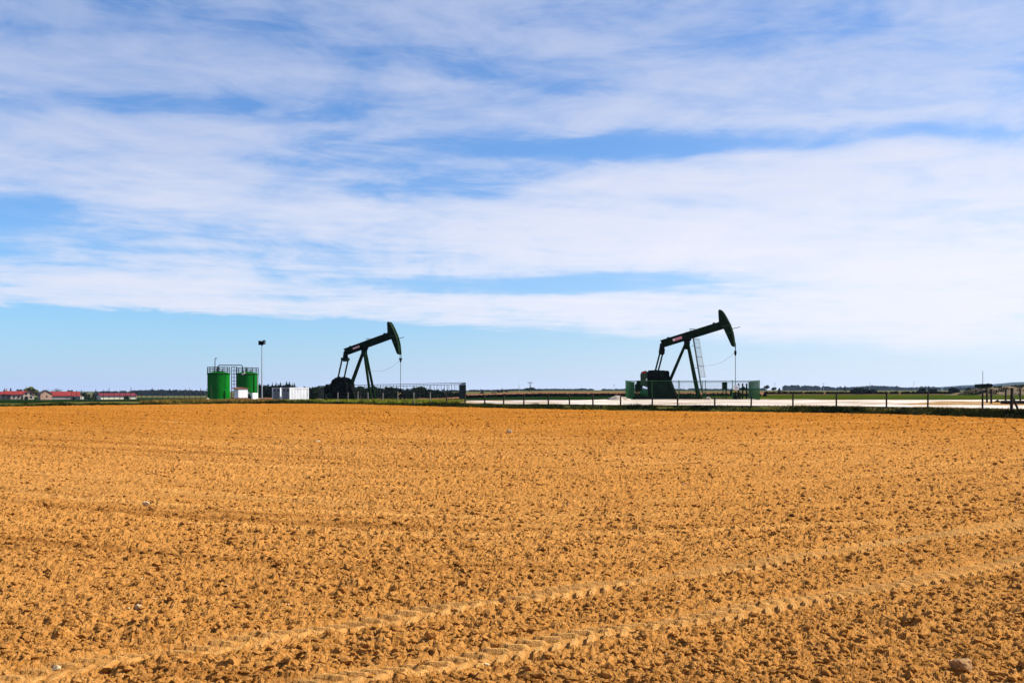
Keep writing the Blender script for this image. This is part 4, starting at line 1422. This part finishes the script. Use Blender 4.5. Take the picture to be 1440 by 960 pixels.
# trees of the farm
tree(6, 470, 545.5, 8, 'conifer', 'dark conifer behind the roof at the left edge', seed=1)
tree(15, 474, 545, 9, 'conifer', 'dark conifer behind the long cream farmhouse chimney', seed=2)
tree(43, 475, 544, 20, 'lime', 'yellow-green leafy tree behind the cream gable house', seed=3, n=900)
tree(54, 455, 551, 9, 'round', 'dark rounded tree between gable house and stone barn', seed=4)
tree(80, 480, 545, 17, 'bare', 'bare grey winter tree behind the long red-roofed barn', seed=5, n=500)
tree(113, 470, 548.5, 7, 'bare', 'small bare tree right of the long red-roofed barn', seed=6, n=250)
for px, w, top, lb in ((123, 10, 553, 'dark bush left of the white shed'), (132, 9, 552.6, 'dark bush against the left end of the white shed'),
                       (178, 10, 555, 'round dark bush in front of the white shed wall'), (36, 7, 557, 'low dark bush at the foot of the cream gable house'),
                       (104, 5, 557.5, 'small dark bush in front of the long red-roofed barn')):
    tree(px, 405, top, w, 'bush', lb, 'bush', seed=int(px), n=450, cat='bush', group='bushes round the farm')
for i, (px, d, top, w, kd, lb) in enumerate(((28, 478, 547, 9, 'round', 'dark tree behind the middle of the long cream farmhouse'), (65, 480, 546.5, 8, 'bare', 'bare tree behind the brown stone barn'),
        (118, 440, 551.5, 9, 'round', 'small dark tree between the lean-to and the bushes'), (190, 440, 552, 8, 'round', 'small dark tree at the right end of the white shed'),
        (98, 485, 547.5, 8, 'round', 'dark tree behind the right end of the long red-roofed barn'), (150, 445, 549.5, 8, 'conifer', 'dark pointed tree behind the white shed'))):
    tree(px, d, top, w, kd, lb, seed=500 + i, n=600, group='trees of the farm')
# conifers behind the containers
for i, (px, top, w) in enumerate(((361, 540, 5), (365, 539, 5), (372, 541, 5), (383, 538, 5), (388, 538, 5), (391, 540, 4), (394.5, 537.6, 6), (403, 536, 6), (407, 537.5, 7), (411, 539, 5), (414, 538, 5), (399, 541, 6), (378, 543, 5), (420, 545, 6))):
    where = ('just left of the floodlight mast', 'just behind the floodlight mast', 'right of the floodlight mast, first in the gap', 'above the further container, first spire', 'above the further container, second spire',
             'above the further container, short thin spire', 'above the container doors, broad spire', 'tallest, above the middle of the containers', 'broad, right beside the tallest spire', 'second right of the tallest spire',
             'last spire, above the nearer container', 'short, just left of the tallest spire', 'low, between mast and containers', 'low, behind the right end of the nearer container')[i]
    tree(px, 235, top - 0.6, w * 1.9, 'conifer', 'dark narrow conifer ' + where, 'conifer_tree', seed=40 + i, n=900, group='conifers behind the containers')
# dark trees round the left pump
for i, (px, d, top, w, kd, lb) in enumerate(((440, 175, 545.5, 8, 'conifer', 'dark conifer just right of the containers'), (452, 165, 542.5, 7, 'conifer', 'pointed dark conifer left of the left pump jack'),
        (461, 160, 541, 11, 'round', 'round dark tree touching the left pump jack counterweight'), (446, 180, 546, 9, 'round', 'low dark tree between containers and left pump jack'),
        (496, 190, 545, 10, 'round', 'dark tree right behind the left pump gearbox'), (507, 195, 543.5, 8, 'round', 'dark tree behind the left pump rear brace'),
        (524, 200, 545, 9, 'round', 'dark tree seen between the left pump legs'), (540, 190, 544, 12, 'bush', 'broad dark bush behind the left pump front legs'),
        (552, 185, 544.5, 9, 'conifer', 'conical dark tree right of the left pump legs'), (563, 195, 549, 9, 'bush', 'low dark bush under the left polished rod'),
        (577, 185, 549, 13, 'bush', 'rounded dark bush inside the dark fence view'), (590, 190, 544, 12, 'round', 'tallest dark tree behind the dark mesh fence'),
        (605, 200, 547, 10, 'conifer', 'tapering dark tree behind the right half of dark fence'), (618, 195, 552, 12, 'bush', 'low dark bush behind the right part of dark fence'),
        (632, 205, 551, 9, 'bush', 'last dark bush behind the right end of dark fence'), (482, 170, 548, 9, 'bush', 'dark bush under the left pump counterweight'))):
    tree(px, d, top - 0.5, w * 1.7, kd, lb, 'tree' if kd != 'bush' else 'bush', seed=80 + i, n=700, cat='tree' if kd != 'bush' else 'bush', group='dark trees round the left pump jack')
# middle distance
for i, (px, d, top, w, kd, lb) in enumerate(((745, 620, 545, 15, 'round', 'round dark tree at the foot of the T-shaped power pole'), (701, 560, 547.5, 5, 'conifer', 'slim tree, first of the group left of the power poles'),
        (706, 560, 545.5, 5, 'conifer', 'tallest slim tree left of the power poles'), (712, 570, 547, 5, 'conifer', 'slim tree right of the tallest one, before the power poles'),
        (678, 420, 550, 7, 'conifer', 'small dark conical tree right of the dark fence'), (695, 430, 551.5, 9, 'bush', 'low dark bush right of the small conical tree'),
        (1078, 520, 541, 8, 'round', 'round tree on the horizon right of the green fence'), (1088, 540, 544.5, 7, 'round', 'smaller round tree next to the round one, right of the green fence'),
        (1096, 560, 545, 6, 'conifer', 'little pointed tree at the left end of the long far wood'), (1103, 330, 550, 6, 'bush', 'little dark bush on the reddish-brown field'),
        (1204, 330, 545, 20, 'bush', 'wide dark thicket in the middle of the right horizon'), (1222, 330, 547.5, 22, 'bush', 'low dark thicket right of the wide one'),
        (1297, 330, 545.5, 13, 'bush', 'dark round bush left of the soil mound'), (1311, 330, 546, 11, 'bush', 'dark bush right beside the round one, left of the mound'),
        (1340, 320, 545, 17, 'bush', 'broad dark bush close to the soil mound'), (1362, 310, 544.5, 10, 'bush', 'small dark bush touching the soil mound'),
        (1188, 900, 542, 6, 'conifer', 'pointed far tree above the wood'), (1306, 900, 541.5, 4, 'conifer', 'thin far tree above the right wood'))):
    tree(px, d, top, w * 1.1, kd, lb, 'tree' if kd != 'bush' else 'bush', seed=120 + i, n=700, cat='tree' if kd != 'bush' else 'bush', group='trees of the far fields')


def wood(name, px0, px1, d, prof, m, label, seed, n=2500, kind='stuff', base=None, cat=None):
    """a mass of far trees: prof = picture rows of its upper outline"""
    rng = np.random.default_rng(seed)
    x0, x1 = (px0 - 720) / 1400 * d, (px1 - 720) / 1400 * d
    L = x1 - x0
    cents, rads = [], []
    m_ = int(max(6, (px1 - px0) * 0.5))
    for i in range(m_):
        f = (i + rng.random()) / m_
        top = np.interp(f, np.linspace(0, 1, len(prof)), prof) + rng.normal() * (0.35 if d > 400 else 0.9 if kind == 'stuff' else 0.4)
        zt_ = 2 + (548 - top) / 1400 * d
        x = x0 + L * f
        zg = gz(x, d)
        hh = max(zt_ - zg, 0.4)
        cents.append((x, d + rng.normal() * 8 * d / 1000, zg + hh * 0.5))
        rads.append((max(L / m_ * 0.9, hh * 0.45), hh * 0.6, hh * 0.52))
    V, F = leaves(n, cents, rads, 0.0016 * d, rng)
    o = link_mesh(name, np_mesh(name, V, F), m)
    tag(o, label, cat, None, kind)


wood('far_wood', 187, 300, 1050, [549.5, 549, 548.5, 549, 549.5, 549.8], 'leaf_far', 'far dark wood between the white shed and the tanks', 1, 5000)
wood('far_wood', 136, 200, 1100, [551, 550.5, 550.5, 549.5], 'leaf_far', 'far wood behind the white shed roof', 2, 2500)
wood('far_wood', 420, 700, 1300, [547.5, 548, 547, 547.5, 548.5, 549.5, 550], 'leaf_far', 'far wood line behind the left pump jack', 3, 6000)
wood('far_wood', 660, 760, 1100, [551, 550, 551, 549.5, 551, 550], 'leaf_far', 'low far wood left of the power poles', 4, 4000)
wood('far_wood', 755, 834, 1500, [549.3, 548.6, 548.8, 549, 549, 549.6, 548.3, 548.6, 550.5], 'leaf_far', 'flat-topped far wood right of the power poles', 5, 4500)
wood('far_wood', 845, 905, 1500, [551, 549.5, 548.5, 547, 547.5], 'leaf_far', 'far wood left of the right pump jack', 6, 3500)
wood('far_wood', 900, 1075, 1500, [548, 549, 548, 548.5, 548, 547], 'leaf_far', 'far wood behind the right pump jack', 7, 5000)
wood('far_wood', 1101, 1250, 1500, [543.5, 542.8, 543, 544.5, 543.5, 545.5, 545, 546, 545, 544, 543.5, 544.5], 'leaf_far', 'long far wood on the right horizon', 8, 8000)
wood('far_wood', 1225, 1445, 1700, [543, 545, 546, 545, 544.5, 546, 545, 544, 545, 543.5, 542.5], 'leaf_far', 'far wood on the right edge of the horizon', 9, 8000)


def hedge(px0, px1, d, prof, label, seed, n):
    wood('hedge', px0, px1, d, prof, 'leaf_dark', label, seed, n, 'thing', cat='hedge')


wood('tree_belt', 352, 445, 250, [544, 542.5, 543, 543, 542, 543, 545, 546, 547], 'leaf_dark', 'dense dark tree belt behind the containers', 31, 6000)
wood('tree_belt', 430, 560, 215, [545.5, 544.5, 543.5, 546, 544.5, 547, 546.5, 544.5, 546, 545.5], 'leaf_dark', 'dense dark thicket behind the left pump jack', 32, 7000)
wood('tree_belt', 545, 652, 220, [545.5, 548.5, 549.5, 550, 545, 548.5, 549.5, 552, 551.5, 553], 'leaf_dark', 'dense dark thicket behind the dark mesh fence', 33, 6000)
hedge(1072, 1300, 225, [552.5, 553, 552.6, 552.8, 552.2, 552.5, 551.8, 552.4], 'long low dark hedge behind the meadow at right', 21, 9000)
hedge(1290, 1460, 235, [552, 551.5, 552, 551.5, 551, 551.5], 'low dark hedge in front of the soil mound', 22, 7000)
hedge(655, 890, 152, [557.2, 557.4, 556.8, 556.5, 556, 555.5], 'low dark hedge on the far side of the gravel pad', 23, 9000)
hedge(890, 1072, 150, [555.5, 555.5, 555, 554.6, 554.5], 'low dark hedge behind the green mesh fence', 24, 8000)


# soil mound with dry scrub at the right edge
def mound():
    rng = np.random.default_rng(3)
    d = 190
    xs = np.linspace((1340 - 720) / 1400 * d, (1620 - 720) / 1400 * d, 90)
    ys = np.linspace(d - 9, d + 14, 26)
    X, Y = np.meshgrid(xs, ys)
    prof = np.interp(X, [(p - 720) / 1400 * d for p in (1340, 1362, 1380, 1400, 1425, 1450, 1500, 1560, 1620)], [0, 0.55, 1.35, 1.55, 1.75, 1.9, 1.8, 1.2, 0])
    c = np.clip(1 - ((Y - d) / 9.5) ** 2, 0, 1)
    Z = T(X, Y) - 0.05 + prof * c + 0.35 * c * (prof > 0.2) * vnoise(X * 0.7, Y * 0.7, 31) + 0.2 * c * vnoise(X * 2, Y * 2, 32)
    grid_sheet('soil_mound', X, Y, Z, 'mound_soil', 'low brown soil mound at the right edge')
    n = 6000
    x = xs[0] + rng.random(n) * (xs[-1] - xs[0])
    y = d - 9 + rng.random(n) * 12
    keep = vnoise(x * 0.5, y * 0.5, 44) > 0.0
    x, y = x[keep], y[keep]
    pz = np.interp(x, [(p - 720) / 1400 * d for p in (1340, 1362, 1380, 1400, 1425, 1450, 1500, 1560, 1620)], [0, 0.55, 1.35, 1.55, 1.75, 1.9, 1.8, 1.2, 0])
    z = T(x, y) + pz * np.clip(1 - ((y - d) / 9.5) ** 2, 0, 1) - 0.1
    blades('mound_scrub', x, y, z, 0.2 + 0.35 * rng.random(len(x)), np.full(len(x), 0.16), 'grass_blade', 'dark scrub growing over the soil mound', 7)


mound()
tree(1381, 186, 539.8, 27, 'bush', 'flat dark shrub on top of the soil mound', 'bush', seed=300, n=900, cat='bush', base=545.2)


# ------------------------------------------------------------------ power poles and masts
def power_pole(px, d, top, label, arm, m='grey_wood', r=0.16):
    x, y, z = at(px, d)
    H = 2 + (548 - top) / 1400 * d - z
    root = empty('power_pole', (x, y, z))
    tag(root, label, 'pole', 'power poles and masts on the horizon')
    MB().tube((0, 0, -0.3), (0, 0, H), r, 8, r * 0.7).build('pole', m, root)
    if arm:
        MB().bar((-arm / 2, 0, H - 0.25), (arm / 2, 0, H - 0.25), 0.25).build('crossarm', m, root)
        for sx in (-0.45, 0, 0.45):
            MB().tube((sx * arm, 0, H - 0.2), (sx * arm, 0, H + 0.12), 0.08, 6).build('insulator', m, root)
    return root


power_pole(745.5, 500, 537.2, 'T-shaped power pole above the round tree', 2.6, r=0.25)
power_pole(730, 640, 540, 'thin power pole left of the T-shaped one', 0, 'galv', 0.17)
power_pole(863.5, 900, 540.5, 'faint far mast left of the right pump jack', 1.6, 'galv', 0.2)
power_pole(1089.5, 1000, 538.5, 'faint far mast right of the green fence', 2.0, 'galv', 0.2)
power_pole(1158, 1000, 539, 'faint far mast above the middle of the long wood', 2.2, 'galv', 0.2)
power_pole(1223, 900, 537, 'thin far mast above the dark thicket', 0, 'galv', 0.2)
power_pole(1285, 1000, 537, 'faint far mast left of the round dark bush', 1.6, 'galv', 0.2)
power_pole(1382, 330, 521.5, 'tall thin mast rising behind the soil mound', 0, 'galv', 0.13)
power_pole(134.5, 470, 547, 'short mast between the dark bushes by the shed', 0, 'grey_wood', 0.2)


# ------------------------------------------------------------------ far hills and the air
def hills():
    d = 3300
    xs = np.linspace((1180 - 720) / 1400 * d, (1700 - 720) / 1400 * d, 80)
    ys = np.linspace(d - 300, d + 300, 16)
    X, Y = np.meshgrid(xs, ys)
    rows = np.interp(X, [(p - 720) / 1400 * d for p in (1180, 1215, 1235, 1260, 1330, 1365, 1400, 1430, 1500, 1600, 1700)], [548, 543, 542.5, 545, 544.5, 541.5, 541, 537.5, 536, 541, 548])
    top = 2 + (548 - rows) / 1400 * d
    Z = T(X, Y) - 0.3 + top * np.clip(1 - ((Y - d) / 300) ** 2, 0, 1) * (1 + 0.06 * vnoise(X * 0.03, Y * 0.03, 2))
    grid_sheet('hills', X, Y, Z, 'hill', 'low blue wooded hills at the right end of the horizon')


hills()


def haze():
    m = bpy.data.materials.new('haze_air')
    m.use_nodes = True
    nt = m.node_tree
    nt.nodes.clear()
    out = nt.nodes.new('ShaderNodeOutputMaterial')
    v = nt.nodes.new('ShaderNodeVolumePrincipled')
    v.inputs['Color'].default_value = (0.50, 0.70, 1.0, 1)
    v.inputs['Density'].default_value = 0.00006
    v.inputs['Anisotropy'].default_value = 0.2
    nt.links.new(v.outputs[0], out.inputs['Volume'])
    MATS['haze'] = m
    o = MB().box((0, 1800, 19), (9000, 5400, 50)).build('haze', 'haze')
    tag(o, 'thin blue haze of the far air', kind='stuff')


haze()
